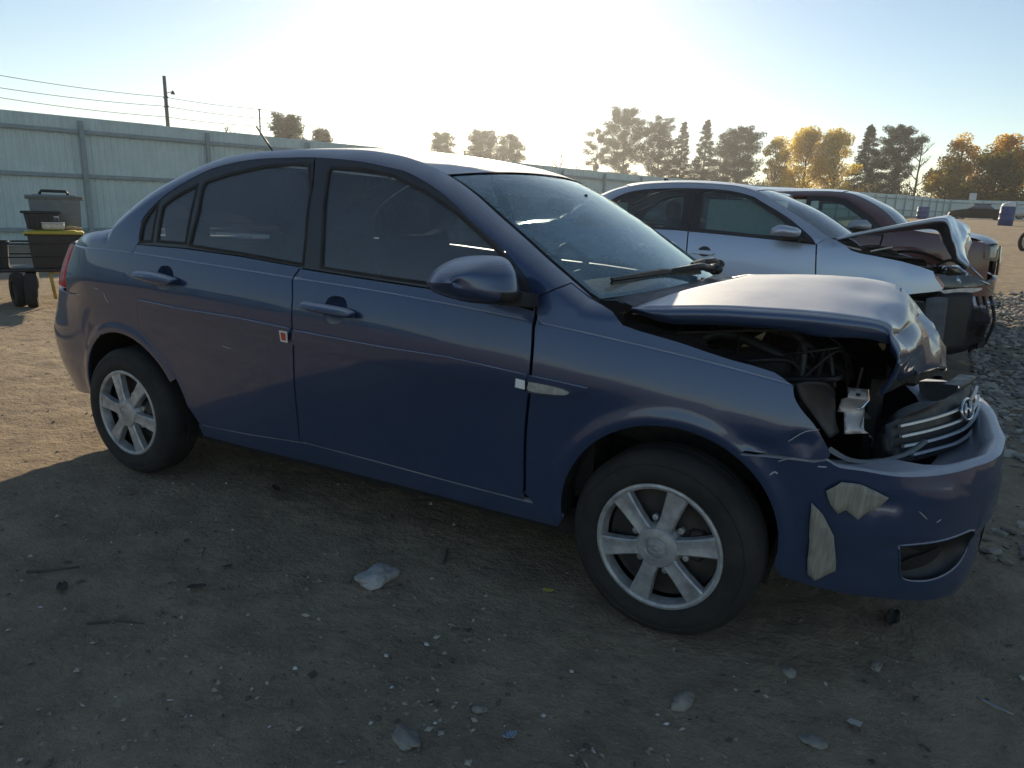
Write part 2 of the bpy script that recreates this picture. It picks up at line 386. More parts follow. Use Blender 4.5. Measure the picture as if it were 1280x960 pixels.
# ---------------------------------------------------------------- car skin helpers
def crv(P,n=4): return _cr(P,n)
def resample(P,h,closed=True):
    out=[];N=len(P)
    for i in range(N if closed else N-1):
        a=P[i];b=P[(i+1)%N];k=max(1,int(math.hypot(b[0]-a[0],b[1]-a[1])/h+.5))
        for j in range(k): out.append((a[0]+(b[0]-a[0])*j/k,a[1]+(b[1]-a[1])*j/k))
    if not closed: out.append(P[-1])
    return out
def area(P): return .5*sum(P[i][0]*P[(i+1)%len(P)][1]-P[(i+1)%len(P)][0]*P[i][1] for i in range(len(P)))
def clean(P,e=.0015):
    o=[]
    for p in P:
        if not o or math.hypot(p[0]-o[-1][0],p[1]-o[-1][1])>e: o.append(p)
    if math.hypot(o[0][0]-o[-1][0],o[0][1]-o[-1][1])<e: o.pop()
    return o
def shrink(P,g):
    """move a polygon's outline inwards by g"""
    P=clean(P)
    if area(P)<0: P=P[::-1]
    n=len(P);o=[]
    for i in range(n):
        a,b,c=P[i-1],P[i],P[(i+1)%n]
        u=(b[0]-a[0],b[1]-a[1]);v=(c[0]-b[0],c[1]-b[1]);lu=math.hypot(*u);lv=math.hypot(*v)
        n1=(-u[1]/lu,u[0]/lu);n2=(-v[1]/lv,v[0]/lv)
        mx,my=n1[0]+n2[0],n1[1]+n2[1];l=math.hypot(mx,my)
        if l<1e-6: mx,my,l=n1[0],n1[1],1
        mx/=l;my/=l;k=g/max(.5,mx*n1[0]+my*n1[1])
        o.append((b[0]+mx*k,b[1]+my*k))
    return o
def inside(p,P):
    x,y=p;c=False;n=len(P);j=n-1
    for i in range(n):
        xi,yi=P[i];xj,yj=P[j]
        if (yi>y)!=(yj>y) and x<(xj-xi)*(y-yi)/(yj-yi)+xi: c=not c
        j=i
    return c
def fill(outer,holes=(),h=.05,lines=()):
    """triangulate a polygon with holes with an inner grid of spacing h"""
    loops=[clean(resample(clean(outer),h))]+[clean(resample(clean(q),h)) for q in holes]
    pts=[];edges=[]
    for L in loops:
        n=len(pts);pts+=L;edges+=[(n+i,n+(i+1)%len(L)) for i in range(len(L))]
    nb=len(pts)
    def ok(p): return inside(p,loops[0]) and not any(inside(p,q) for q in loops[1:])
    for L in lines:
        L=resample(L,h,False);n=len(pts)
        keep=[ok(p) for p in L]
        idx={}
        for i,p in enumerate(L):
            if keep[i]: idx[i]=len(pts);pts.append(p)
        for i in range(len(L)-1):
            if keep[i] and keep[i+1]: edges.append((idx[i],idx[i+1]))
    x0=min(p[0] for p in loops[0]);x1=max(p[0] for p in loops[0]);y0=min(p[1] for p in loops[0]);y1=max(p[1] for p in loops[0])
    near=[p for p in pts]
    i=0
    yy=y0+h/2
    cell={}
    for p in near: cell.setdefault((int(p[0]//h),int(p[1]//h)),[]).append(p)
    while yy<y1:
        xx=x0+h/2+(h/2 if i%2 else 0)
        while xx<x1:
            cx,cy=int(xx//h),int(yy//h)
            if not any(math.hypot(q[0]-xx,q[1]-yy)<h*.45 for a in(-1,0,1) for b in(-1,0,1) for q in cell.get((cx+a,cy+b),())) and ok((xx,yy)):
                pts.append((xx,yy))
            xx+=h
        yy+=h;i+=1
    r=delaunay_2d_cdt([Vector(p) for p in pts],edges,[],0,1e-6)
    co=[tuple(v) for v in r[0]];T=[]
    for f in r[2]:
        c=(sum(co[k][0] for k in f)/3,sum(co[k][1] for k in f)/3)
        if ok(c):
            f=list(f)
            if area([co[k] for k in f])<0: f=f[::-1]
            T.append(f)
    # boundary edges
    E={}
    for f in T:
        for a,b in zip(f,f[1:]+f[:1]): E[(a,b)]=1
    bd=[(a,b) for (a,b) in E if (b,a) not in E]
    return co,T,bd
def skin(B,name,outer,mat,parent,holes=(),h=.05,off=0.,thick=.012,gap=.0,side=-1,lines=(),rail=True,M=None,fn=None):
    """a panel of body B cut out by outline (s, z); its rim is folded inwards by thick; side=+1 mirrors it"""
    if gap: outer=shrink(outer,gap)
    co,T,bd=fill(outer,holes,h,lines)
    f=fn or (lambda s,z:B.S(s,z,off,rail))
    e=6e-4
    V=[];N=[]
    for s,z in co:
        p=Vector(f(s,z));a=Vector(f(s+e,z))-Vector(f(s-e,z));b=Vector(f(s,z+e))-Vector(f(s,z-e))
        n=a.cross(b);n=n.normalized() if n.length>1e-12 else Vector((0,-1,0))
        V.append(p);N.append(n)
    F=[tuple(t) for t in T]
    if thick:
        n0={}
        for a,b in bd:
            d=(V[b]-V[a])
            for k in(a,b):
                o=d.cross(N[k]);n0[k]=n0.get(k,Vector((0,0,0)))+o
        m1={};m2={}
        for k,o in n0.items():
            o=o.normalized() if o.length>1e-9 else N[k]
            m1[k]=len(V);V.append(V[k].copy());N.append((o*.8+N[k]*.6).normalized())
            m2[k]=len(V);V.append(V[k]-N[k]*thick-o*.001);N.append(o)
        for a,b in bd: F.append((b,a,m2[a],m2[b]) if False else (m1[b],m1[a],m2[a],m2[b]))
    if side>0:
        V=[Vector((v[0],-v[1],v[2])) for v in V];N=[Vector((v[0],-v[1],v[2])) for v in N];F=[t[::-1] for t in F]
    if M: V=[M@v for v in V]
    return mesh(name,V,F,mat,parent,True,N)
def loft(name,rows,mat,parent=None,smooth=True,flip=False,sub=1,close=False):
    """grid of 3D rows"""
    if sub>1:
        rows=[_cr(r,sub) for r in rows]
        cols=list(zip(*rows));cols=[_cr(c,sub) for c in cols];rows=list(zip(*cols))
    V=[];F=[];n=len(rows[0])
    for r in rows: V+=list(r)
    for i in range(len(rows)-1):
        for j in range(n-1):
            q=(i*n+j,i*n+j+1,(i+1)*n+j+1,(i+1)*n+j);F.append(q[::-1] if flip else q)
    return mesh(name,V,F,mat,parent,smooth)
def thicken(o,t,off=-1):
    m=o.modifiers.new('thickness','SOLIDIFY');m.thickness=t;m.offset=off;return o

# ---------------------------------------------------------------- materials
PBLUE=paint('blue_metallic_paint',(.005,.036,.118),metal=.40,rough=.28,dustc=(.64,.61,.62),dust=1.,film=.034,cr=.46)  # pale top dust also paints in sun glare, the film flare's grey veil
PSILV=paint('silver_blue_paint',(.52,.58,.68),metal=.75,rough=.34,dustc=(.42,.39,.36),dust=.6)
PMAR=paint('maroon_paint',(.095,.008,.012),metal=.1,rough=.35,dust=.5)
PBLK=paint('black_paint',(.012,.012,.013),metal=0,rough=.3,dust=.4)
PWHT=paint('silver_white_and_highlight',(.45,.46,.47),metal=.4,rough=.35,dust=.4)
TRIM=simple('satin_black_trim',(.022,.023,.025),.45,var=.2)
FRAMEM=simple('window_frame_satin',(.030,.034,.040),.38,var=.15,coat=.3)
RUB=simple('tyre_rubber',(.030,.028,.026),.85,var=.45,scale=7,bmp=.3,bscale=90)
PLAS=simple('black_plastic',(.018,.018,.019),.5,var=.25)
DARK=simple('engine_bay_grime',(.014,.013,.012),.7,var=.5,scale=25,bmp=.6,bscale=40)
ENG=simple('dusty_engine_parts',(.045,.043,.040),.6,var=.5,scale=18,bmp=.4)
ALUM=simple('hubcap_silver',(.44,.44,.44),.45,metal=.4,var=.35,scale=22)
BRAKE=simple('brake_iron',(.07,.062,.058),.6,metal=.5,var=.4)
CHROME=simple('chrome',(.62,.64,.66),.12,metal=1,var=.06)
STEEL=simple('bare_steel_bracket',(.55,.51,.49),.45,metal=.5,var=.25,scale=20)
SEAT=simple('grey_seat_cloth',(.07,.07,.072),.9,var=.2,scale=40)
BARM_=simple('grille_bar_silver',(.72,.74,.76),.35,metal=.4,var=.06)
BEIGE=simple('beige_sunlit_bits_and_trim',(.62,.50,.32),.55,var=.15)  # beige puts sunlight into the engine bay shards; also used for pale trim
SGLASS=glass('side_window_glass',(.30,.33,.36),.30,(.27,.32,.38),1.6,streak=.7)  # blue-grey dust here also paints in flare and reflected sky
WGLASS=glass('windscreen_glass',(.74,.87,.90),.40,(.46,.66,.74),1.6,.45,streak=5,speck=.3,gcol=(.90,1,.97))
JGLASS=glass('green_tinted_glass',(.50,.64,.62),.10,(.5,.55,.55),1.5)
LENS=glass('clear_lamp_lens',(.95,.96,.96),.05,(.8,.8,.8),1.6)
RLENS,_t,_b=nmat('red_lamp_lens');_b.inputs['Base Color'].default_value=(.80,.025,.02,1);_b.inputs['Roughness'].default_value=.12;_b.inputs['Coat Weight'].default_value=.25;_b.inputs['Specular IOR Level'].default_value=.3
OLENS=simple('amber_marker_lens',(.65,.22,.12),.2,coat=1,var=.1)
REFL=simple('lamp_reflector',(.95,.95,.93),.25,metal=.0,var=.12,scale=60)
REDM=simple('red_sticker',(.55,.07,.04),.4,var=.45,scale=50)
WHITEM=simple('white_sticker',(.75,.73,.70),.5,var=.08)
FILM,_t,_b=nmat('torn_paint_film')
_n=tex(_t,60,3,.5,'Object',(2.4,2.4,.10));lk(_t,mixc(_t,ramp(_t,_n,[(.35,0),(.65,1)]),(.24,.225,.19),(.35,.325,.27)),_b.inputs['Base Color']);_b.inputs['Roughness'].default_value=.5;bump(_t,_b,_n,.25,.002)
RLENS.name='red_lamp_lens'

# ---------------------------------------------------------------- terrain
TERR=Curve([(-60,0),(0,0),(4,.0),(8,.10),(12,.22),(24,.62),(48,1.28),(72,1.72),(97,1.95),(160,2.0),(400,2.0)])
def terr(x,y):
    t=(y-CAMPOS.y)+max(0,x)*.1
    return TERR(t)*smooth((x+13)/13)
def nz(x,y,f,o=0): return noise.noise(Vector((x*f+o,y*f-o,o*.37)))
def ground_z(x,y):
    d=math.hypot(x-1,y)
    a=1 if d<25 else 25/d
    return terr(x,y)+a*(.012*nz(x,y,.7)+.006*nz(x,y,3,7)+.005*nz(x,y,9,3)+.006*nz(x,y,22,5)+.008*max(0,nz(x,y,5.5,8)-.1))*smooth((d-0)/1.)
def axis(a,b,h,far,g):
    L=[];x=a
    while x<b: L.append(x);x+=h
    k=h
    while L[-1]<far: k*=g;L.append(L[-1]+k)
    k=h
    while L[0]>-far: k*=g;L.insert(0,L[0]-k)
    return L
gx=axis(-9.5,4.6,.045,900,1.11);gy=axis(-2.6,8.5,.045,900,1.11)
V=[(x,y,ground_z(x,y)) for y in gy for x in gx];n=len(gx)
F=[(j*n+i,j*n+i+1,(j+1)*n+i+1,(j+1)*n+i) for j in range(len(gy)-1) for i in range(n-1)]
GM,t,b=nmat('packed_dirt')
na=tex(t,.55,7,.65);nb=tex(t,5,8,.72);nc=tex(t,75,3,.6);ne=tex(t,1.7,7,.65);nf=tex(t,24,5,.7)
c1=mixc(t,ramp(t,na,[(.35,0),(.65,1)]),(.36,.272,.185),(.46,.355,.24))
c2=mixc(t,mth(t,'MULTIPLY',ramp(t,nb,[(.42,0),(.62,1)]),.42),c1,(.135,.105,.075))
c3=mixc(t,mth(t,'MULTIPLY',ramp(t,nf,[(.56,0),(.70,1)]),.65),c2,(.50,.41,.29))
c4=mixc(t,mth(t,'MULTIPLY',ramp(t,ne,[(.50,0),(.72,1)]),.35),c3,(.17,.14,.105))
c5=mixc(t,mth(t,'MULTIPLY',ramp(t,nc,[(.62,0),(.74,1)]),.5),c4,(.55,.47,.36))
lk(t,c5,b.inputs['Base Color']);b.inputs['Roughness'].default_value=.95;b.inputs['Specular IOR Level'].default_value=.15
hb=mth(t,'ADD',mth(t,'MULTIPLY',nb,1.),mth(t,'ADD',mth(t,'MULTIPLY',nf,.35),mth(t,'MULTIPLY',nc,.08)));bump(t,b,hb,1.,.05)
g=mesh('ground',V,F,GM,None,True);g['kind']='structure'

STONE=simple('grey_stone',(.28,.25,.21),.9,var=.45,scale=6,bmp=.4)
STONEL=simple('pale_stone',(.42,.40,.38),.85,var=.25,scale=9,bmp=.4,bscale=30)
def stone(rng,r,flat=.6,n=1):
    """small irregular stone: an octahedron or a cut icosphere"""
    if n==0:
        V=[(1,0,0),(-1,0,0),(0,1,0),(0,-1,0),(0,0,1),(0,0,-.5)];F=[(0,2,4),(2,1,4),(1,3,4),(3,0,4),(2,0,5),(1,2,5),(3,1,5),(0,3,5)]
    else:
        p=1.618/1.9;q=1/1.9
        V=[(-q,p,0),(q,p,0),(-q,-p,0),(q,-p,0),(0,-q,p),(0,q,p),(0,-q,-p),(0,q,-p),(p,0,-q),(p,0,q),(-p,0,-q),(-p,0,q)]
        F=[(0,11,5),(0,5,1),(0,1,7),(0,7,10),(0,10,11),(1,5,9),(5,11,4),(11,10,2),(10,7,6),(7,1,8),(3,9,4),(3,4,2),(3,2,6),(3,6,8),(3,8,9),(4,9,5),(2,4,11),(6,2,10),(8,6,7),(9,8,1)]
    a=rng.uniform(0,6.28);sx=r*rng.uniform(.75,1.35);sy=r*rng.uniform(.55,1);sz=r*flat*rng.uniform(.6,1.2);t1=rng.uniform(-.5,.5)
    M=Matrix.Rotation(a,4,'Z')@Matrix.Rotation(t1,4,'X')
    return [M@Vector((v[0]*sx*rng.uniform(.8,1.2),v[1]*sy*rng.uniform(.8,1.2),v[2]*sz*rng.uniform(.75,1.2))) for v in V],F
rng=random.Random(5)
mb=MB()
for i in range(30000):
    d=rng.random()**1.5*9+.1;a=rng.uniform(-2.0,2.3)
    x=CAMPOS.x+d*math.sin(YAW+a*.6);y=CAMPOS.y+.4+d*math.cos(YAW+a*.6)
    if nz(x,y,.8,11)<rng.uniform(-.5,.3): continue
    r=.0022+.011*rng.random()**5
    V,F=stone(rng,r,.6,0);z=ground_z(x,y)+r*.2
    mb.add([(v.x+x,v.y+y,v.z+z) for v in V],F)
GRM,t,b=nmat('loose_gravel');gi=nd(t,'NewGeometry');lk(t,ramp(t,gi.outputs['Random Per Island'],[(0,(.10,.085,.07)),(.6,(.30,.25,.19)),(.92,(.46,.41,.34)),(1,(.70,.67,.62))]),b.inputs['Base Color']);b.inputs['Roughness'].default_value=.95
o=mb.obj('gravel',GRM);tag(o,'loose fine gravel scattered over the packed dirt around the cars','gravel',kind='stuff')
mb=MB()
for i in range(13000):
    y=rng.uniform(.15,10.5);x=2.22+.07*max(0,y)+rng.random()**1.5*(2.8+.25*max(y,0))
    if y<.35 and x<2.45: continue
    if nz(x,y,.55,4)+.35*nz(x,y,2,9)<rng.uniform(-.75,-.05): continue
    r=(.015+.032*rng.random()**2)*(1+.04*max(0,y))
    V,F=stone(rng,r,.42,1);z=ground_z(x,y)+r*.15+.012*max(0,nz(x,y,1.3,2))
    mb.add([(v.x+x,v.y+y,v.z+z) for v in V],F)
RUBM,t,b=nmat('broken_rock')
gi=nd(t,'NewGeometry')
lk(t,mixc(t,gi.outputs['Random Per Island'],(.16,.14,.115),(.46,.41,.33)),b.inputs['Base Color']);b.inputs['Roughness'].default_value=.9
bump(t,b,tex(t,45,4),.4,.006)
o=mb.obj('rubble',RUBM);tag(o,'bed of broken flat stones on the ground ahead of the wrecked cars','rubble',kind='stuff')
def rock(x,y,r,flat,mat,label,seed,name='stone',cat='stone'):
    rg=random.Random(seed);bm=bmesh.new();bmesh.ops.create_icosphere(bm,subdivisions=3,radius=1)
    a=rg.uniform(0,6)
    for v in bm.verts:
        k=1+.42*noise.noise(v.co*1.2+Vector((seed,0,0)))+.16*noise.noise(v.co*3.1+Vector((0,seed,0)))+.05*noise.noise(v.co*9)
        v.co=Matrix.Rotation(a,3,'Z')@Vector((v.co.x*k*r*1.25,v.co.y*k*r*.8,v.co.z*k*r*flat))
    me=bpy.data.meshes.new(name);bm.to_mesh(me);bm.free()
    o=link(name,me,mat);o.location=(x,y,ground_z(x,y)+r*flat*.45);tag(o,label,cat);return o
rock(.327,-1.0,.062,.5,STONEL,'large pale angular stone on the shaded dirt before the front door',3)
rock(1.418,-1.09,.028,.7,STONE,'grey egg sized stone on the dirt in front of the front wheel',8)
rock(.859,-1.567,.034,.3,STONE,'flat dark stone half sunk in the dirt near the picture edge',11)
rock(.965,-1.387,.017,.7,STONE,'small pebble beside the flat dark stone',21)
rock(1.739,-1.059,.026,.4,STONE,'flat stone lying on the dirt below the bumper corner',31)
rock(1.65,-.793,.022,.45,STONE,'thin slate chip on the dirt between front wheel and grey stone',41)
rock(1.876,-.634,.018,.6,STONE,'pebble on the dirt just below the front bumper',51)
LEAF=simple('dry_leaf',(.10,.085,.06),.9,var=.4,scale=30)
def scrap(x,y,L,W,mat,label,name,cat,seed,curl=.3,ang=0.):
    rg=random.Random(seed);rows=[]
    for i in range(6):
        u=i/5-.5;wd=W*(1-(2*abs(u))**2.2*.7)*rg.uniform(.8,1.1)
        r=[]
        for j in range(4):
            v=j/3-.5
            r.append((u*L,v*wd,.004+curl*W*(abs(v)*1.2*abs(v)+.5*abs(u)*rg.random())+.002*rg.random()))
        rows.append(r)
    o=loft(name,rows,mat);thicken(o,.0012);o.location=(x,y,ground_z(x,y)+.003);o.rotation_euler=(0,0,ang);tag(o,label,cat);return o
scrap(.875,-.775,.035,.02,simple('yellow_plastic_scrap',(.62,.60,.12),.5),'small curled yellow plastic scrap on dirt left of the front wheel','plastic_scrap','scrap',3,.8,.3)
scrap(1.08,-1.439,.04,.025,simple('crinkled_foil',(.5,.56,.62),.3,metal=.7,var=.3,scale=90,bmp=.8,bscale=120),'crinkled blue silver foil scrap on the dirt at the bottom edge','foil_scrap','scrap',5,.9,.9)
scrap(2.167,-.663,.09,.014,simple('pale_bark',(.45,.42,.38),.8),'pale strip of bark on the shaded dirt right of the grey stone','bark_strip','bark',6,.6,-.4)
for (x,y,l,wd,lab,s) in((-.137,-1.365,.06,.03,'dry brown leaf on the dirt left of the large pale stone',7),(-.552,-.611,.09,.03,'dry leaf lying near the rocker panel shadow',9),(-.503,-1.588,.06,.04,'pale dry leaf at the left end of the shaded dirt',12),(1.918,-.333,.12,.05,'dark rag like leaf flat on the dirt under the bumper',14)):
    scrap(x,y,l,wd,LEAF,lab,'dry_leaf','leaf',s,.5,s)
mb=MB();rg=random.Random(77)
for i in range(1500):
    d=rg.random()**.8*8+.5;a=rg.uniform(-1.3,1.6);x=CAMPOS.x+d*math.sin(YAW+a);y=CAMPOS.y+d*math.cos(YAW+a)
    if abs(x)<2.2 and abs(y)<.75: continue
    z=ground_z(x,y)+.003;r=.006+.016*rg.random()**2.2;q=rg.uniform(0,6.28);w_=r*rg.uniform(.25,.8);c_,s_=math.cos(q),math.sin(q)
    V=[(u*c_-v*s_+x,u*s_+v*c_+y,z+rg.uniform(0,.006)) for u,v in((-r,0),(-r*.3,w_),(r*.6,w_*.7),(r,0),(r*.2,-w_))]
    mb.add(V,[(0,1,2,3,4)])
LIT,t,b=nmat('leaf_litter');gi=nd(t,'NewGeometry');lk(t,ramp(t,gi.outputs['Random Per Island'],[(0,(.05,.04,.03)),(.45,(.16,.12,.08)),(.8,(.30,.24,.16)),(1,(.55,.50,.42))]),b.inputs['Base Color']);b.inputs['Roughness'].default_value=.9
o=mb.obj('leaf_litter',LIT);tag(o,'scattered leaf bits and bark chips on the dirt','litter',kind='stuff')
def stick(P,r,label):
    mb=MB().tube([(x,y,ground_z(x,y)+r) for x,y in P],[r,r*.9,r*.5][:len(P)],6);o=mb.obj('twig',simple('twig_bark',(.10,.085,.07),.9));tag(o,label,'twig')
stick([(.42,-.70),(.445,-.75),(.46,-.79)],.006,'short straight twig on the dirt under the front door')
stick([(-.72,-1.58),(-.66,-1.54),(-.60,-1.47)],.005,'bent twig on the dirt at the far left of the shade')
stick([(-.26,-1.66),(-.18,-1.61),(-.10,-1.58)],.004,'thin twig on the dirt below the pale dry leaf')

# ---------------------------------------------------------------- fences
FEN=simple('pale_green_fence_steel',(.60,.70,.68),.5,var=.10,scale=1.5,metal=.15)
FENP=simple('grey_green_fence_frame',(.30,.36,.37),.55,var=.15,scale=4)
FA=Vector((-16.244,6.697,0));FD=Vector((math.sin(R(15.07)),math.cos(R(15.07)),0))
FTOP=Curve([(-70,2.96),(-12,2.96),(0,2.98),(10,3.03),(27,3.02),(46,3.28),(70,3.72),(89.2,3.90)])
def panel_mesh(H):
    """one ribbed sheet, .915 m wide, three trapezoid ribs and a lapped edge"""
    V=[];P=[]
    P=[(-.02,-.006),(-.002,-.006)]
    for k in range(6):
        x=k*.1525;P+=[(x,0),(x+.062,0),(x+.078,.024),(x+.104,.024),(x+.120,0)]
    P+=[(.915,0),(.925,0)]
    for x,y in P: V+=[(x,-y,0),(x,-y,H)]
    F=[(2*i,2*i+2,2*i+3,2*i+1) for i in range(len(P)-1)]
    me=bpy.data.meshes.new('panel');me.from_pydata(V,[],F);me.update();me.materials.append(FEN);return me
def fence(name,label,A,D,L0,L1,top,H,post0):
    f=empty(name,label,'fence',(A.x,A.y,0),math.atan2(D.y,D.x))
    me=panel_mesh(H);rg=random.Random(4)
    pm=MB().box((0,0,H/2),(.10,.10,H),bev=.008);po=None
    x=L0
    while x<L1:
        o=link('panel',me,None,f);z=top(x+.45);o.location=(x+rg.uniform(-.004,.004),.0+rg.uniform(-.004,.004),z-H+rg.uniform(-.008,.008))
        o.rotation_euler=(0,math.atan2(top(x)-top(x+.915),.915),0);x+=.915
    x=post0;pmesh=None;rmesh=None
    while x<L1:
        if pmesh is None:
            o=pm.obj('post',FENP,f);pmesh=o.data
        else: o=link('post',pmesh,None,f)
        o.location=(x,-.15,top(x)-H-.08)
        for zr in(-.33,-1.35,-2.62):
            if rmesh is None:
                q=MB().box((1.525,0,0),(2.95,.06,.09),bev=.006).obj('rail',FENP,f);rmesh=q.data
            else: q=link('rail',rmesh,None,f)
            q.location=(x,-.075,top(x)+zr);q.rotation_euler=(0,math.atan2(top(x)-top(x+3.05),3.05),0)
        x+=3.05
    return f
fence('metal_fence','long pale green corrugated metal fence running from the left edge to the far corner',FA,FD,-66,89.2,FTOP,3.02,-62.5)
FC=FA+FD*89.4;FE=(Vector((60,91,0))-FC);FE.z=0;FE.normalize()
fence('metal_fence','far pale green metal fence behind the black car and the barrel',FC,FE,0,56,lambda x:3.92+.0*x,2.4,.3)

# ---------------------------------------------------------------- poles and wires
POLE=simple('weathered_pole_wood',(.16,.15,.145),.9,var=.3,scale=5,bmp=.3)
WIREM=simple('wire_metal',(.05,.05,.055),.6)
p=empty('utility_pole','slender wooden utility pole with a small lamp bracket behind the left fence','utility pole',(-20.45,14.14,0))
MB().tube([(0,0,-.2),(0,0,2.5),(0,0,5.11)],[.075,.065,.055],10).obj('shaft',POLE,p,True)
MB().tube([(0,0,4.55),(.12,.04,4.60),(.26,.09,4.62)],.012,6).obj('bracket',WIREM,p)
MB().lathe([(.01,.10),(.03,.09),(.07,0),(.06,-.02)],12,Matrix.Translation((.26,.09,4.56))@Matrix.Rotation(R(-90),4,'X')).obj('lamp_shade',WIREM,p,True)
for z in(4.44,4.15): MB().box((0,0,z),(.20,.05,.05)).obj('insulator',WIREM,p)
p=empty('utility_pole','thin grey pole behind the left fence nearer the tail antenna','utility pole',(-19.58,17.38,0))
MB().tube([(0,0,-.2),(0,0,4.48)],[.035,.025],8).obj('shaft',POLE,p,True)
MB().box((0,0,4.45),(.08,.04,.04)).obj('insulator',WIREM,p)
for i,(W,lab) in enumerate(zip([[(-22.6,6.2,4.46),(-21.66,9.67,4.44),(-20.48,14.1,4.45),(-19.61,17.3,4.46),(-15.3,33.5,4.6),(-8,61,5)],[(-22.6,6.2,4.13),(-21.67,9.63,4.10),(-20.47,14.1,4.16),(-19.62,17.3,4.15),(-15.3,33.5,4.35),(-8,61,4.8)],[(-22.6,6.2,3.86),(-21.68,9.6,3.83),(-20.47,14.1,3.82),(-19.62,17.3,3.87),(-15.3,33.5,4.1),(-8,61,4.6)]],['uppermost overhead wire above the left fence','middle overhead wire above the left fence','lowest overhead wire above the left fence'])):
    P=[]
    for a,b in zip(W,W[1:]):
        for k in range(8):
            u=k/8;L=math.dist(a,b);P.append((a[0]+(b[0]-a[0])*u,a[1]+(b[1]-a[1])*u,a[2]+(b[2]-a[2])*u-L*.012*4*u*(1-u)))
    P.append(W[-1]);o=MB().tube(P,.009,5).obj('overhead_wire',WIREM);tag(o,lab,'wire','overhead wires on the poles')

# ---------------------------------------------------------------- trees
def leafmat(name,a,b_,trans=.45):
    m=bpy.data.materials.new(name);m.use_nodes=True;t=m.node_tree;t.nodes.clear()
    o=nd(t,'OutputMaterial');g=nd(t,'NewGeometry')
    c=mixc(t,g.outputs['Random Per Island'],a,b_)
    d=nd(t,'BsdfDiffuse');l=nd(t,'BsdfTranslucent');lk(t,c,d.inputs[0]);lk(t,c,l.inputs[0])
    x=nd(t,'MixShader');x.inputs[0].default_value=trans;lk(t,d.outputs[0],x.inputs[1]);lk(t,l.outputs[0],x.inputs[2]);lk(t,x.outputs[0],o.inputs[0]);return m
LM=dict(pine=leafmat('pine_needles',(.030,.042,.026),(.085,.092,.055)),spruce=leafmat('spruce_needles',(.026,.036,.026),(.062,.072,.050)),thin=leafmat('sparse_needles',(.04,.045,.025),(.08,.08,.05)),
 gold=leafmat('golden_leaves',(.46,.34,.04),(.88,.66,.09),.65),dullgold=leafmat('dull_gold_leaves',(.32,.24,.05),(.66,.48,.10),.6),amber=leafmat('amber_leaves',(.46,.27,.03),(.86,.56,.08),.65),green=leafmat('olive_leaves',(.11,.10,.025),(.26,.21,.045),.55),bare=leafmat('bare_twigs',(.06,.05,.04),(.10,.085,.07),.1))
BARK=simple('tree_bark',(.075,.062,.052),.95,var=.3,scale=3)
def cardset(mb,c,r,n,s,rg,flat=1.,asp=.6):
    for _ in range(n):
        while True:
            p=Vector((rg.uniform(-1,1),rg.uniform(-1,1),rg.uniform(-1,1)))
            if p.length<1: break
        q=Vector((c[0]+p.x*r,c[1]+p.y*r,c[2]+p.z*r*flat))
        a=Vector((rg.gauss(0,1),rg.gauss(0,1),rg.gauss(0,1)*flat)).normalized();b=a.orthogonal().normalized();b=(b*math.cos(1.3*_)+a.cross(b)*math.sin(1.3*_))
        k=s*rg.uniform(.6,1.4);a=a*k;b=b*k*asp
        mb.V+=[tuple(q-a),tuple(q+b*.7),tuple(q+a),tuple(q-b*.6)];n0=len(mb.V)-4;mb.F.append((n0,n0+1,n0+2,n0+3))
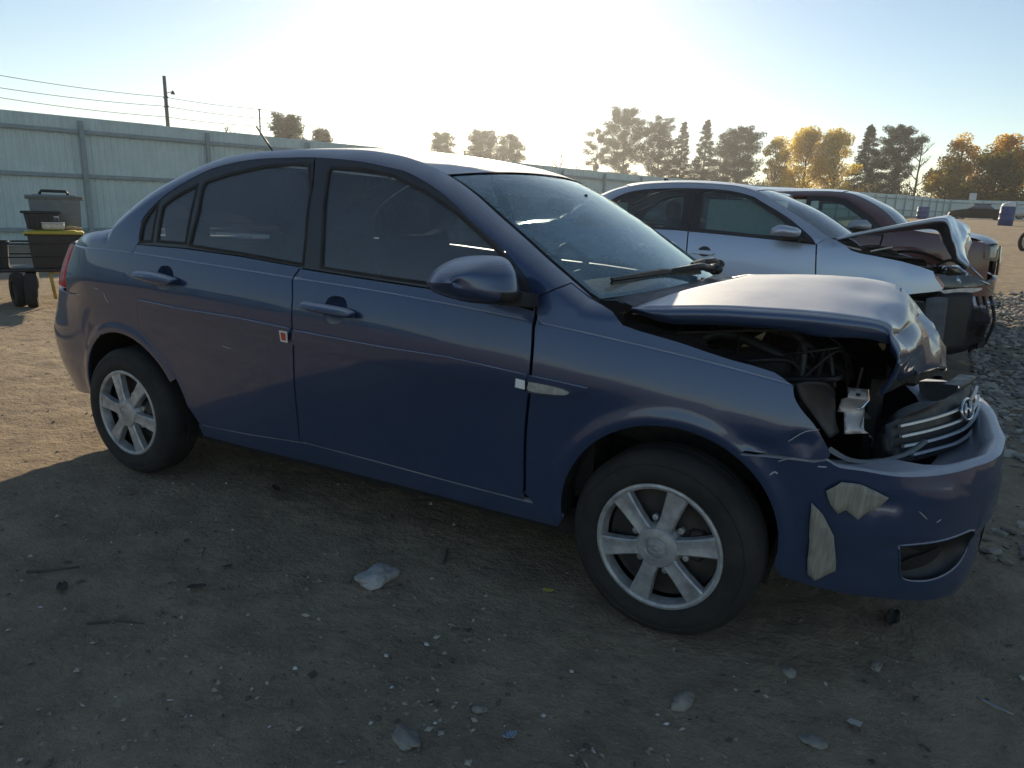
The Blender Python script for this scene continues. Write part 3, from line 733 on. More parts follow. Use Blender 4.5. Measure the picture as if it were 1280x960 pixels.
def tree(x,y,ztop,w,kind,label,group,seed):
    rg=random.Random(seed);z0=terr(x,y)-.3;H=ztop-z0
    root=empty({'pine':'pine_tree','thin':'pine_tree','spruce':'spruce_tree','bare':'bare_tree'}.get(kind,'autumn_tree'),label,'tree',(x,y,z0),rg.uniform(0,6),group)
    tk=MB();cr=MB();tr=.016*H+.04
    lean=(rg.uniform(-.03,.03)*H,rg.uniform(-.03,.03)*H)
    if kind=='thin': lean=(lean[0]*2.5,lean[1]*2.5)
    ax=lambda t:Vector((lean[0]*t*t,lean[1]*t*t,H*t))
    tk.tube([ax(k/7*.97) for k in range(8)],[tr*(1-.88*k/7) for k in range(8)],8)
    if kind in('pine','thin','spruce'):
        base={'pine':.22,'thin':.35,'spruce':.10}[kind]
        nb={'pine':74,'thin':26,'spruce':100}[kind]
        for k in range(nb):
            u=(k+rg.random())/nb;t=base+(1-base)*u
            if kind=='spruce': L=w*(1.05*(1-u)**.85+.06)*rg.uniform(.75,1.1)
            else: L=w*(math.sin(math.pi*min(1,.16+.80*(1-u)**.9))**.75*.95+.14)*rg.uniform(.5,1.12)
            if kind=='pine' and u<.35: L*=rg.uniform(.4,1.0)
            a=k*2.4+rg.uniform(-.4,.4);p0=ax(t);dr=Vector((math.cos(a),math.sin(a),rg.uniform(-.15,.05) if kind=='spruce' else rg.uniform(.08,.45)))
            p1=p0+dr*L;pm=p0+dr*L*.55+Vector((0,0,.06*L))
            tk.tube([p0,pm,p1],[tr*.25*(1.1-u),tr*.15*(1.1-u),.012],4,False)
            nc=max(3,int(L*3.2))
            for j in range(nc):
                v=(.35+.65*(j+.6)/nc);q=p0.lerp(p1,v)+Vector((0,0,.04*L))
                cardset(cr,q,.30+.22*L*(1.15-v*.7),62 if kind!='spruce' else 46,.16,rg,.85 if kind!='spruce' else .6,.36)
        cardset(cr,ax(.985),.35,22,.28,rg,1.5,.3)
    elif kind=='bare':
        def br(p,d,L,r,dep):
            e=p+d*L;tk.tube([p,p.lerp(e,.5)+Vector((rg.uniform(-.05,.05)*L,rg.uniform(-.05,.05)*L,.02*L)),e],[r,r*.8,r*.55],4,False)
            if dep<4:
                for _ in range(3 if dep<2 else 2+(rg.random()<.5)):
                    nd_=(d+Vector((rg.uniform(-.8,.8),rg.uniform(-.8,.8),rg.uniform(-.1,.6)))).normalized();br(p.lerp(e,rg.uniform(.45,1)),nd_,L*rg.uniform(.5,.75),max(.008,r*.5),dep+1)
        for k in range(10):
            u=.25+.72*k/10;a=k*2.4;br(ax(u),Vector((math.cos(a),math.sin(a),.8)).normalized(),w*(1.05-.6*u)*.9,tr*.4,0 if k<6 else 1)
        cardset(cr,ax(.6),w*.8,90,.05,rg,1.3,.5)
    else:
        blobs=[]
        for k in range(48):
            u=rg.random();a=rg.uniform(0,6.28);rr=w*(1-.75*max(0,u-.35)/.65)*math.sqrt(rg.random())*.85
            blobs.append((Vector((rr*math.cos(a),rr*math.sin(a),H*(.20+.76*u)))+Vector((lean[0]*u,lean[1]*u,0)),w*rg.uniform(.11,.27)))
        blobs.append((ax(.95),w*.22))
        for c,r in blobs:
            s=ax(max(.12,min(.8,c.z/H-.22)));tk.tube([s,s.lerp(c,.6)+Vector((0,0,-.2)),c],[tr*.3,tr*.2,.02],4,False)
            cardset(cr,c,r*1.15,int(190*r*r/.9)+60,.155,rg,.85,.75)
    tk.obj('trunk',BARK,root,True);cr.obj('crown',LM[kind],root)
    return root
TREES=[
 (-51.0,50.6,8.65,1.67,'pine','low bushy pine just left of the roof antenna beyond the fence'),(-52.1,56.4,8.10,1.12,'pine','smallest pine top peeping over the fence right of the antenna'),
 (-58.7,89.2,11.23,1.67,'pine','lone narrow pine in the sun glare above the car roof'),(-54.7,94.0,11.78,2.75,'pine','broad round topped pine in the glare above the windscreen'),(-52.1,97.7,11.55,2.13,'pine','smaller pine beside the round topped one in the glare'),
 (-42.3,108.9,13.62,1.97,'thin','sparse leaning pine left of the tallest pine'),(-37.1,108.7,16.35,3.59,'pine','tallest pine, wide layered crown above the silver car'),(-33.1,114.1,15.38,2.7,'pine','narrow pine just right of the tallest pine'),
 (-30.4,117.0,15.65,3.0,'spruce','slim pointed spruce between two pines over the silver car'),(-26.3,116.0,15.69,3.4,'spruce','pointed dark spruce with drooping tiers over the silver roof'),(-24.0,119.6,13.74,2.2,'thin','thin sparse pine between the spruce and the bushy pine'),(-20.9,115.1,13.96,3.51,'pine','bushy wide pine left of the golden trees'),
 (-14.1,108.1,12.27,3.9,'gold','shorter golden tree at the left of the golden clump'),(-10.8,112.6,13.88,5.8,'gold','broadest golden autumn tree behind the fence'),(-6.4,111.0,13.32,5.2,'gold','golden autumn tree beside the dark spruce'),
 (-2.5,115.2,14.35,3.5,'spruce','dark conical spruce right of the golden trees'),(1.0,119.2,14.41,3.00,'pine','dark open pine beside the bare tree'),(3.9,115.2,13.19,2.35,'bare','leafless tree at the gap in the treeline'),
 (7.2,105.1,8.59,3.54,'dullgold','low dull gold tree at the fence corner'),(8.5,109.0,12.51,4.19,'amber','rounded amber tree at the right of the treeline'),(12.4,106.7,11.85,4.38,'amber','orange tinted amber tree at the right edge'),
 (11.8,100.7,9.13,4.87,'green','olive green lower tree in front of the amber trees'),(15.9,104.3,11.22,4.30,'amber','amber tree half out of the frame at the right'),(18.3,104.0,10.36,4.30,'green','olive tree past the right edge of the treeline'),
 (-51.0,43.3,7.39,1.64,'bare','bare twiggy tree top above the fence near the utility pole'),(-46.6,104.9,9.89,3.04,'bare','bare low tree over the fence right of the windscreen'),(-43.3,104.2,9.35,2.17,'bare','small bare tree by the sparse leaning pine')]
for i,T_ in enumerate(TREES): tree(*T_[:5],T_[5],'trees beyond the fence',100+i)
for i,(x,y,zt,wd,lab) in enumerate([(-34,106,7.2,3.2,'brown brushy thicket below the tallest pine'),(-28,108,7.6,3.2,'brown thicket below the two spruces'),(-22,108,8,3.2,'brown thicket below the bushy pine'),(-39.5,104,6.6,2.4,'thin brown thicket at the left of the pines'),(-.5,110,7.2,3,'dark thicket under the conical spruce'),(3.5,109,6.6,2.6,'brown thicket under the leafless tree'),(-25,110,8.6,3.0,'dense thicket filling the gap right of the two spruces'),(-31,109,8.4,3.0,'dense thicket filling the gap between pine and spruce'),(-17.5,109,7.8,2.8,'thicket between the bushy pine and the golden trees'),(-36.5,105,8.2,2.8,'thicket in front of the tallest pine trunk')]):
    rg=random.Random(i+60);root=empty('thicket',lab,'bush',(x,y,terr(x,y)-.2),0,'thickets under the pines');tk=MB();cr=MB();H=zt-terr(x,y)
    for k in range(16):
        a=rg.uniform(0,6.28);r_=wd*rg.random();q=Vector((r_*math.cos(a),r_*math.sin(a),H*rg.uniform(.6,1)));tk.tube([(q.x*.4,q.y*.4,0),(q.x*.8,q.y*.8,q.z*.6),q],[.06,.04,.012],4,False)
        cardset(cr,q*.85,wd*.4,70,.17,rg,1.2,.5);cardset(cr,q*.55,wd*.45,50,.17,rg,1,.5)
    tk.obj('stem',BARK,root);cr.obj('crown',LM['thin'] if i!=4 else LM['spruce'],root)

# ================================================================ the blue sedan
A_=ACC;B=Body(rail=A_['rail'],**SEDAN)
car=empty('sedan','dark blue sedan with a crumpled bonnet and a missing right headlight','car')
def arc(cx,cz,r,a0,a1,n=22): return [(cx+r*math.cos(R(a0+(a1-a0)*i/n)),cz+r*math.sin(R(a0+(a1-a0)*i/n))) for i in range(n+1)]
RC,RR,RO=(-1.25,.303),.364,.402
FC_,FR,FO=(1.25,.343),.331,.366
st=crv(A_['seamtop']);sC=crv(A_['seamC']);sB=crv(A_['seamB']);sA=crv(A_['seamA'])
iB=min(range(len(st)),key=lambda i:math.dist(st[i],sB[0]))
rail=[q for q in crv(A_['rail']) if q[0]>-1.80]
cl=lambda s:B.crease(s)
CL=[[(s*.05,cl(s*.05)+d) for s in range(-40,34)] for d in(-.004,-.0003,.0008,.0018,.0029,.0045,.009)]
G=.0022
AL=[arc(cx_,cz_,r_,-12,192,44) for cx_,cz_,rr_ in B.arches for r_ in(rr_-.03,rr_-.015,rr_,rr_+.015,rr_+.03,rr_+.05)]
archR=arc(*RC,RR,168,14,30)        # rear opening, rear to front
archF=arc(*FC_,FR,186,-8,30)
railU=[(s,z-.002) for s,z in rail]
tl=[(-1.80,1.035)]
# quarter panel, C pillar, roof rail and A pillar: one pressing
rb_top=[(-1.93,.80),(-1.73,.803),(-1.596,.808),(-1.47,.806),(-1.44,.76),(-1.415,.69)]
quarter=railU+[(.889,1.055),(.80,1.012),(.792,.999)]+st[::-1][3:]+sC[1:]+arc(*RC,RO,62,30,6)+arc(*RC,RR,30,110,16)+[(-1.395,.64),(-1.415,.69),(-1.44,.76),(-1.47,.806),(-1.596,.808),(-1.745,.803),(-1.80,.86),(-1.80,.90),(-1.79,.974),(-1.74,1.022)]
RLN=[[(s,z-dz*math.sqrt(1+((B.rail(s+.02)-B.rail(s-.02))/.04)**2)) for s,z in resample(rail,.03,False)] for dz in(.006,.014,.024,.036,.05,.062)]
# belt lines
beltR=[(-1.105,1.060),(-.80,1.062),(-.48,1.051),(-.172,1.030)]
beltF=[(-.168,1.026),(.10,1.013),(.40,1.000),(.70,.979),(.787,.966)]
rd_low=[beltR[0]]+sC[2:]+arc(*RC,RO,62,8,14)+[(-.803,.315)]+A_['doorbot'][1:3]+[(-.185,.348)]+sB[::-1][:-24]
i0=min(range(len(sB)),key=lambda i:abs(sB[i][1]-1.030))
rd_low=[(-1.112,1.060)]+sC[2:]+arc(*RC,RO,62,12,14)+[(-.80,.312),(-.703,.312),(-.509,.322),(-.185,.347)]+sB[i0:][::-1]+beltR[::-1][1:-1]
j0=min(range(len(sA)),key=lambda i:abs(sA[i][1]-.93))
fd_low=[(s+.004,z) for s,z in sB[i0:]]+[(.155,.342),(.502,.333),(.784,.328)]+sA[::-1]+[(.789,.964)]+beltF[::-1][1:]
rd_frame=st[:iB]+sB[:i0]+[(-.170,1.033)]+beltR[::-1]
fd_frame=[(s+.004,z) for s,z in sB[:i0]][::-1]+st[iB+1:]
fd_frame=fd_frame+[(.789,.968)]+beltF[::-1][1:]
def doors(side):
    S_=side
    for nm,low,frame,wins,hd,cup,mold in(('rear_door',rd_low,rd_frame,('rglass','rquart','bquart'),'handleR','cupR','moldR'),('front_door',fd_low,fd_frame,('fglass',),'handleF','cupF','moldF')):
        cupo=crv(A_[cup]+[A_[cup][0]],3)[:-1]
        d=skin(B,nm,low,PBLUE,car,[cupo],.045,0,.014,G,S_,CL+AL)
        hol=[crv(A_[w_]+[A_[w_][0]],2)[:-1] if 0 else A_[w_] for w_ in wins]
        skin(B,'window_frame',frame,FRAMEM,d,hol,.05,-.003,.012,G,S_)
        for w_,q in zip(wins,hol):
            if w_=='bquart': skin(B,'quarter_trim',q,FRAMEM,d,(),.06,-.008,0,-.004,S_)
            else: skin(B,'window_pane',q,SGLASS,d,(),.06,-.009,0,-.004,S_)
        # gasket line round each pane
        for q in hol:
            k=shrink(q,-.007);skin(B,'window_seal',k,RUB,d,[shrink(q,.004)],.05,-.0015,.006,0,S_)
        # recessed cup and pull handle
        co=shrink(cupo,-.001);cx=sum(p[0] for p in co)/len(co);cz=sum(p[1] for p in co)/len(co)
        rw=[]
        for f_,dep in((1.0,-.001),(.93,-.012),(.75,-.024),(.4,-.030),(.02,-.031)):
            rw.append([B.S(cx+(p[0]-cx)*f_,cz+(p[1]-cz)*f_,dep) for p in co+[co[0]]])
        if S_>0: rw=[[(x,-y,z) for x,y,z in r] for r in rw]
        loft('handle_cup',rw,PBLUE,d,True,flip=S_>0)
        ho=crv(A_[hd]+[A_[hd][0]],3)[:-1];hx=sum(p[0] for p in ho)/len(ho);hz=sum(p[1] for p in ho)/len(ho)
        rw=[]
        for f_,dep in((.82,.006),(1.0,.012),(1.0,.026),(.93,.036),(.75,.042),(.4,.0445),(.02,.045)):
            rw.append([B.S(hx+(p[0]-hx)*(f_*.15+.85),hz+(p[1]-hz)*f_,dep+.004*math.cos((p[0]-hx)*14)) for p in ho+[ho[0]]])
        if S_>0: rw=[[(x,-y,z) for x,y,z in r] for r in rw]
        loft('handle',rw,PBLUE,d,True,flip=S_<0)
        mo=A_[mold];sm=shrink(mo,.006)
        molding(mo,d,S_)
        if nm=='front_door':
            lf=A_['lensF'];skin(B,'reflector_lens',lf,REFL,d,(),.02,.0138,.006,0,S_)
            if S_<0:
                skin(B,'mirror_triangle',A_['ftri'],PLAS,d,(),.05,.004,.01,0,S_)
        elif S_<0:
            skin(B,'moulding_sticker',A_['sticker'],WHITEM,d,(),.03,.0138,.002,0,S_)
            skin(B,'sticker_print',shrink(A_['sticker'],.007),REDM,d,(),.03,.0145,.001,0,S_)
    return
def molding(mo,par,S_,mat=None):
    return skin(B,'rub_strip',shrink(mo,.001),mat or PBLUE,par,(),.05,.012,.012,0,S_)
for S_ in(-1,1):
    skin(B,'quarter_panel',quarter,PBLUE,car,(),.045,0,.014,0,S_,CL+AL+RLN)
    doors(S_)
    # fender
    fr=crv(A_['fendfront'],3)
    fend=[(.812,.330)]+[(s+.008,z) for s,z in sA[::-1] if z<.93][:]+[(.803,.94),(.7975,.985),(.8035,1.0095),(.8905,1.0525),(.955,1.014),(1.0,1.000)]+A_['fendtop'][:-1]+fr+crv(A_['fendbot'],3)[1:]+[(1.455,.634)]+arc(*FC_,FR,54,188,26)+[(.922,.30),(.90,.27),(.85,.262),(.82,.30)]
    dent=lambda s,z:B.S(s,z,(-.014*math.exp(-((s-1.605)/.035)**2-((z-.672)/.022)**2)-.006*math.exp(-((s-1.50)/.05)**2-((z-.66)/.02)**2)) if S_<0 else 0.)
    fd=skin(B,'front_fender',fend,PBLUE,car,(),.028,0,.014,G*.6,S_,CL+AL,fn=dent)
    skin(B,'seam_backing',[(.78,.95),(.78,1.005),(.88,1.068),(.92,1.03),(.83,.95)],DARK,fd,(),.05,-.016,0,0,S_)  # added dark strip, keeps light from showing through the fender gap
    molding(A_['moldX'],fd,S_)
    if S_<0 or 1:
        le=crv(A_['lens']+[A_['lens'][0]],3)[:-1]
        l=skin(B,'side_repeater',le,LENS,fd,(),.015,.0150,.01,0,S_)
        skin(B,'repeater_reflector',shrink(le,.003),REFL,l,(),.012,.0100,.0,0,S_,fn=lambda s,z:B.S(s,z,.0130+.0012*math.sin(s*420)*math.sin(z*520)))
    # sill under the doors
    sill=[(-.815,.305),(-.80,.255),(-.53,.255),(-.08,.262),(.3,.262),(.63,.258),(.85,.256),(.905,.262),(.925,.30),(.81,.322),(.50,.327),(.155,.336),(-.18,.342),(-.509,.316)]
    skin(B,'rocker_panel',sill,PBLUE,car,(),.05,-.006,.03,0,S_)
    # wheel housings
    for (cx,cz),r,nm in((RC,RR,'rear'),(FC_,FR,'front')):
        ar=arc(cx,cz,r+.004,-6,186,24);rows=[]
        for dep in(.012,.16,.30): 
            rows.append([(B.S(s,z)[0],(B.S(s,max(z,.28))[1]+dep),z) for s,z in ar])
        rows.append([(cx,rows[-1][0][1],cz)]*len(ar))
        if S_>0: rows=[[(x,-y,z) for x,y,z in q] for q in rows]
        loft('wheel_arch_liner',rows,DARK,car,True)
# ---- bumpers
fc=B.smax
bt=crv(A_['bumptop'],3)
bt=[q for q in bt if q[0]<2.09]+[(2.2,.648),(2.4,.650),(2.69,.652)]
mir=lambda P:[(2*fc-s,z) for s,z in P[::-1]]
bbot=[(1.60,.262),(1.70,.238),(1.80,.226),(2.0,.218),(2.3,.214),(2.689,.214)]
ah=[(FC_[0]+FR*math.cos(R(a)),FC_[1]+FR*math.sin(R(a))) for a in range(58,-14,-6)]
outr=[(1.436,.628)]+[q for q in ah[1:]]
outr=ah+bbot[:-1]
half_top=[(1.462,.630),(1.521,.628),(1.64,.630),(1.672,.639)]+bt[1:]
bump_poly=ah+bbot[:-1]+mir(bbot[:-1])+mir(ah)+mir(half_top)[0:]+[(fc,.652)]
bump_poly=ah+bbot+mir(bbot)[1:]+mir(ah)+mir(half_top[1:])[::1][::-1][::-1]
# outline runs: arch (top to bottom), bottom to the middle, mirrored bottom, mirrored arch, top back
bump_poly=ah+bbot+mir(bbot)[1:]+[(2*fc-s,z) for s,z in ah[::-1]]+[(2*fc-s,z) for s,z in half_top[1:-1]]+half_top[1:][::-1]
fog=crv(A_['fog']+[A_['fog'][0]],3)[:-1]
cut=[(1.93,.600),(1.955,.612),(2.02,.618),(2.05,.600),(2.0,.575),(1.95,.580)]
lowgr=[(2.30,.30),(2.69,.292),(3.08,.30),(3.06,.41),(2.69,.415),(2.32,.41)]
def bumpS(s,z):
    p=B.S(s,z)
    q=min(s,2*fc-s)
    k=smooth((q-1.66)/.25)*math.exp(-((z-.55)/.04)**2)*.005      # rub shelf bulge
    dn=smooth((q-1.7)/.3)*smooth((.43-z)/.03)*.014                 # lower apron set back
    x,y,z_=p
    l=math.hypot(x,y)+1e-9
    (px,py),(nx,ny)=B.at(q)
    sg=-1 if s<=fc else 1
    e=k-dn
    e+=smooth((q-1.6)/.15)*(.007*noise.noise(Vector((s*3,z*7,1)))-.012*abs(noise.noise(Vector((s*3.1,z*5.5,4))))-.010*math.exp(-((s-1.86)/.10)**2-((z-.53)/.035)**2))
    return (x+nx*e,y+sg*ny*e,z)
bp=skin(B,'front_bumper',bump_poly,PBLUE,car,[fog,lowgr],.035,0,.03,.001,-1,AL,fn=bumpS)
# shelf behind the bumper's top edge
rows=[]
tp=half_top[3:];tp=tp+[(2*fc-s,z) for s,z in tp[:-1][::-1]]
r0=[bumpS(s,z-.002) for s,z in tp]
rows.append(r0);cz=lambda y:smooth((.60-abs(y+.05))/.15)
rows.append([(x-.012,y*.99,z+.007) for x,y,z in r0]);rows.append([(x-.030,y*.98,z+.006-.006*cz(y)) for x,y,z in r0]);rows.append([(x-.055,y*.965,z+.002-.030*cz(y)) for x,y,z in r0]);rows.append([(x-.085,y*.94,z-.002-.072*cz(y)) for x,y,z in r0]);rows.append([(x-.16,y*.88,z-.01-.085*cz(y)) for x,y,z in r0])
loft('bumper_shelf',rows,PBLUE,bp,True,flip=True)
# fog recess: dark pocket with a slot
def pocket(poly,dep,mat,nm,par,f=bumpS):
    cx=sum(p[0] for p in poly)/len(poly);cz=sum(p[1] for p in poly)/len(poly);rw=[]
    for k,d_ in((1.0,0.),(.96,-.5),(.90,-1.),(.02,-1.05)):
        rr=[]
        for p in poly+[poly[0]]:
            s,z=cx+(p[0]-cx)*k,cz+(p[1]-cz)*k;x,y,z_=f(s,z);q=min(s,2*fc-s);(a,b_),(nx,ny)=B.at(q);sg=-1 if s<=fc else 1
            rr.append((x+nx*dep*d_,y+sg*ny*dep*d_,z))
        rw.append(rr)
    return loft(nm,rw,mat,par,True)
pocket(fog,.022,PLAS,'fog_recess',bp)
fi=crv(A_['fogin']+[A_['fogin'][0]],3)[:-1]
def deep(s,z):
    x,y,z_=bumpS(s,z);q=min(s,2*fc-s);(a,b_),(nx,ny)=B.at(q);sg=-1 if s<=fc else 1
    return (x-nx*.016,y-sg*ny*.016,z)
skin(B,'fog_slot',fi,DARK,bp,(),.02,0,.004,0,-1,(),fn=deep)
ring=[bumpS(s,z) for s,z in fog];MB().tube(ring+[ring[0]],.0035,6).obj('fog_bezel',PBLUE,bp,True)
pocket(lowgr,.05,DARK,'lower_intake',bp)
for k in range(3):
    z=.325+.028*k;MB().tube([tuple(Vector(bumpS(s,z))+Vector((-.02,0,0))) for s in [2.32+.037*i for i in range(21)]],.006,6).obj('intake_bar',PLAS,bp)
# torn film hanging off the bumper corner
for nm,kk,dz in(('flap1',.012,.0),('flap2',.010,.0)):
    P=[(a_+.0010*noise.noise(Vector((a_*90,b_*90,3))),b_+.0010*noise.noise(Vector((b_*80,a_*80,7)))) for a_,b_ in resample(A_[nm],.02)]
    fl=skin(B,'torn_film',P,FILM,bp,(),.02,0,0,0,-1,(),fn=lambda s,z:tuple(Vector(bumpS(s,z))+Vector((.006+.001*math.sin(z*60+s*25),-(kk+.0015*math.sin(s*90+z*22)+.02*max(0,.42-z)),0))))
    thicken(fl,.0025)
rbs=[(-1.395,.645),(-1.412,.69),(-1.437,.76),(-1.467,.812),(-1.596,.802),(-1.745,.797),(-1.93,.792),(-2.2,.79),(B.smin,.79)]
rbb=[(B.smin,.27),(-2.3,.27),(-1.95,.275),(-1.75,.29),(-1.62,.31)]
rar=[(RC[0]+RR*math.cos(R(a)),RC[1]+RR*math.sin(R(a))) for a in range(176,112,-6)]
mr=lambda P:[(2*B.smin-s,z) for s,z in P]
rpoly=rbs[::-1][:-1]+[rbs[0]]+rar[::-1]+rbb[::-1]+mr(rbb)[1:]+mr(rar[::-1])[::-1]+mr(rbs[::-1])[::-1][:-1]
rbmp=skin(B,'rear_bumper',rpoly,PBLUE,car,(),.05,0,.02,.001,-1,AL)
# tail lamps, boot lid
for S_ in(-1,1):
    tp_=[(-1.755,1.018),(-1.80,.974),(-1.812,.90),(-1.80,.815),(-1.97,.815),(-2.12,.83),(-2.16,.90),(-2.14,.98),(-1.98,1.02)]
    skin(B,'tail_light',tp_,RLENS,car,(),.04,.004,.02,.002,S_)
bk=[(-1.98,1.024),(-2.145,.985),(-2.165,.90),(-2.125,.825),(-1.99,.806),(-2.3,.80),(B.smin,.80)]
tpp=bk+[(2*B.smin-s,z) for s,z in bk[::-1][1:]]+[(2*B.smin+1.98,1.032),(B.smin,1.045)]
skin(B,'boot_panel',tpp[::-1],PBLUE,car,(),.05,0,.02,.002,-1)
# ---- roof, glass, boot lid top, lofted from rail to rail
def E_(s): return Vector(B.S(s,B.rail(s)-.0015))
CX=Curve([(-1.86,-2.06),(-1.645,-1.95),(-1.33,-1.70),(-.80,-1.02),(-.5,-.55),(-.2,-.18),(.16,.18),(.36,.46),(.60,.74),(.80,.94),(.97,1.13)])
CZ=Curve([(-1.86,1.06),(-1.645,1.085),(-1.33,1.125),(-.80,1.432),(-.5,1.482),(-.2,1.495),(.16,1.465),(.36,1.405),(.60,1.265),(.80,1.145),(.97,1.03)])
def cross(s,nv=13,e0=0.,dz=0.):
    a=E_(s);c=Vector((CX(s),0,CZ(s)));r=[]
    for k in range(nv):
        v=-1+2*k/(nv-1);v*=1-e0
        u=1-abs(v)**2.3
        p=Vector((a.x+(c.x-a.x)*u,a.y*-v*-1 if 0 else a.y*(-v)*-1,a.z+(c.z-a.z)*u+dz))
        p.y=v*abs(a.y)
        r.append(tuple(p))
    return r
fr_=lambda a,b,n:[a+(b-a)*i/n for i in range(n+1)]
SH,SR,SBK=.36,-.80,-1.36
loft('roof_panel',[cross(s) for s in fr_(SR+.008,SH-.004,26)],PBLUE,car,True,flip=True)
ws=loft('windscreen',[cross(s,15,.028,-.006) for s in fr_(SH,.968,18)],WGLASS,car,True,flip=True)
rows=[cross(s,15,.0,-.010) for s in fr_(SH-.005,.972,18)]
fr1=MB()
for rr in([r[0] for r in rows],[r[-1] for r in rows],rows[0],rows[-1]): pass
# black ceramic band round the screen, just under the glass
def band(rows,wd):
    V=[];F=[];n=len(rows[0]);mrow=len(rows)
    for i in range(mrow-1):
        for j in range(n-1):
            if i<1 or i>=mrow-1-1 or j<1 or j>=n-2: F.append((i*n+j,i*n+j+1,(i+1)*n+j+1,(i+1)*n+j))
    for r in rows: V+=r
    return V,F
V,F=band([cross(s,33,.0,-.011) for s in fr_(SH-.003,.972,24)],1)
mesh('screen_border',V,F,TRIM,ws,True)
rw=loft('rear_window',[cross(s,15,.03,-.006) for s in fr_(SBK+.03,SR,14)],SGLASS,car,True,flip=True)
V,F=band([cross(s,33,.0,-.011) for s in fr_(SBK+.02,SR+.004,24)],1);mesh('screen_border',V,F,TRIM,rw,True)
loft('boot_lid',[cross(s,13) for s in fr_(-1.84,SBK+.028,12)],PBLUE,car,True,flip=True)
# roof aerial
an=MB().tube([(-1.09,0,1.475),(-1.10,0,1.50)],[.016,.010],8);an.tube([(-1.10,0,1.495),(-1.215,0,1.625)],[.005,.004],6);an.obj('aerial',PLAS,car,True)
# header moulding strip between roof and A pillar
# ---- cabin
cab=MB().box((-.25,0,.30),(2.1,1.46,.05)).box((-.98,0,.55),(.2,1.3,.5)).box((.95,0,.62),(.06,1.4,.55));cab.obj('cabin_floor',DARK,car)
MB().box((-1.42,0,1.02),(.50,1.2,.02)).obj('parcel_shelf',SEAT,car)
d_=loft('dashboard',[[(1.02,y,.965-.03*(abs(y)/.65)**2) for y in(-.68,-.4,0,.4,.68)],[(.80,y,1.00-.03*(abs(y)/.65)**2) for y in(-.68,-.4,0,.4,.68)],[(.62,y,.985-.03*(abs(y)/.65)**2) for y in(-.68,-.4,0,.4,.68)],[(.55,y,.90) for y in(-.68,-.4,0,.4,.68)],[(.60,y,.62) for y in(-.68,-.4,0,.4,.68)]],SEAT,car,True,sub=2)
def seat(y):
    s=loft('seat',[[(x_,y+yy,z_+.03*(abs(yy)/.24)**2) for yy in(-.25,-.2,-.1,.1,.2,.25)] for x_,z_ in((.28,.42),(.26,.52),(.0,.53),(-.18,.50),(-.27,.60),(-.38,.85),(-.44,1.08),(-.48,1.10),(-.53,1.05),(-.42,.5))],SEAT,car,True,sub=2)
    MB().box((-.50,y,1.20),(.10,.25,.17),None,.04,Matrix.Rotation(R(-12),3,'Y')).obj('headrest',SEAT,s,True)
    MB().tube([(-.49,y-.05,1.06),(-.50,y-.05,1.15)],.007,6).tube([(-.49,y+.05,1.06),(-.50,y+.05,1.15)],.007,6).obj('headrest_post',CHROME,s)
seat(-.36);seat(.36)
s=loft('rear_seat',[[(x_,yy,z_) for yy in(-.62,-.3,0,.3,.62)] for x_,z_ in((-.62,.45),(-.64,.53),(-1.0,.50),(-1.1,.6),(-1.25,1.0),(-1.30,1.02),(-1.36,.98),(-1.2,.5))],SEAT,car,True,sub=2)
for y in(-.36,.36): MB().box((-1.33,y,1.09),(.10,.24,.14),None,.04).obj('headrest',SEAT,s,True)
AIR=simple('airbag_and_reflection_white',(.70,.72,.70),.9,var=.08,scale=20)
rows=[[(.44-.02*math.sin(j*1.3)-.10*i/6,.37+(.02+.12*math.sin(math.pi*min(1,i/5)))*math.cos(j*.785),.95-.035*i+(.02+.07*math.sin(math.pi*min(1,i/5)))*math.sin(j*.785)) for j in range(9)] for i in range(7)]
loft('deflated_airbag',rows,AIR,car,True,sub=3)
loft('dash_reflection_strip',[[(1.0-.10*abs(v)**2,v*.62,.975-.02*v*v) for v in[-1,-.5,0,.5,1]],[(.95-.10*abs(v)**2,v*.60,.985-.02*v*v) for v in[-1,-.5,0,.5,1]]],AIR,car,True,sub=3)  # pale strip added as the bright reflection along the dash base
sw=MB();c=Vector((.46,.37,.94));ax1=Vector((0,1,0));ax2=Vector((-.45,0,.89)).normalized()
sw.tube([c+(ax1*math.cos(a)+ax2*math.sin(a))*.185 for a in [2*math.pi*i/24 for i in range(25)]],.014,8)
for a in(0.2,2.94,4.71): sw.tube([c,c+(ax1*math.cos(a)+ax2*math.sin(a))*.18],.012,6)
sw.ball(c,.06);sw.tube([c,c+Vector((.25,0,-.1))],.03,8);sw.obj('steering_wheel',PLAS,car,True)
q=MB().tube([(.62,0,1.325),(.52,0,1.30)],.01,6).box((.50,0,1.285),(.04,.22,.06),None,.015).obj('interior_mirror',PLAS,car,True)
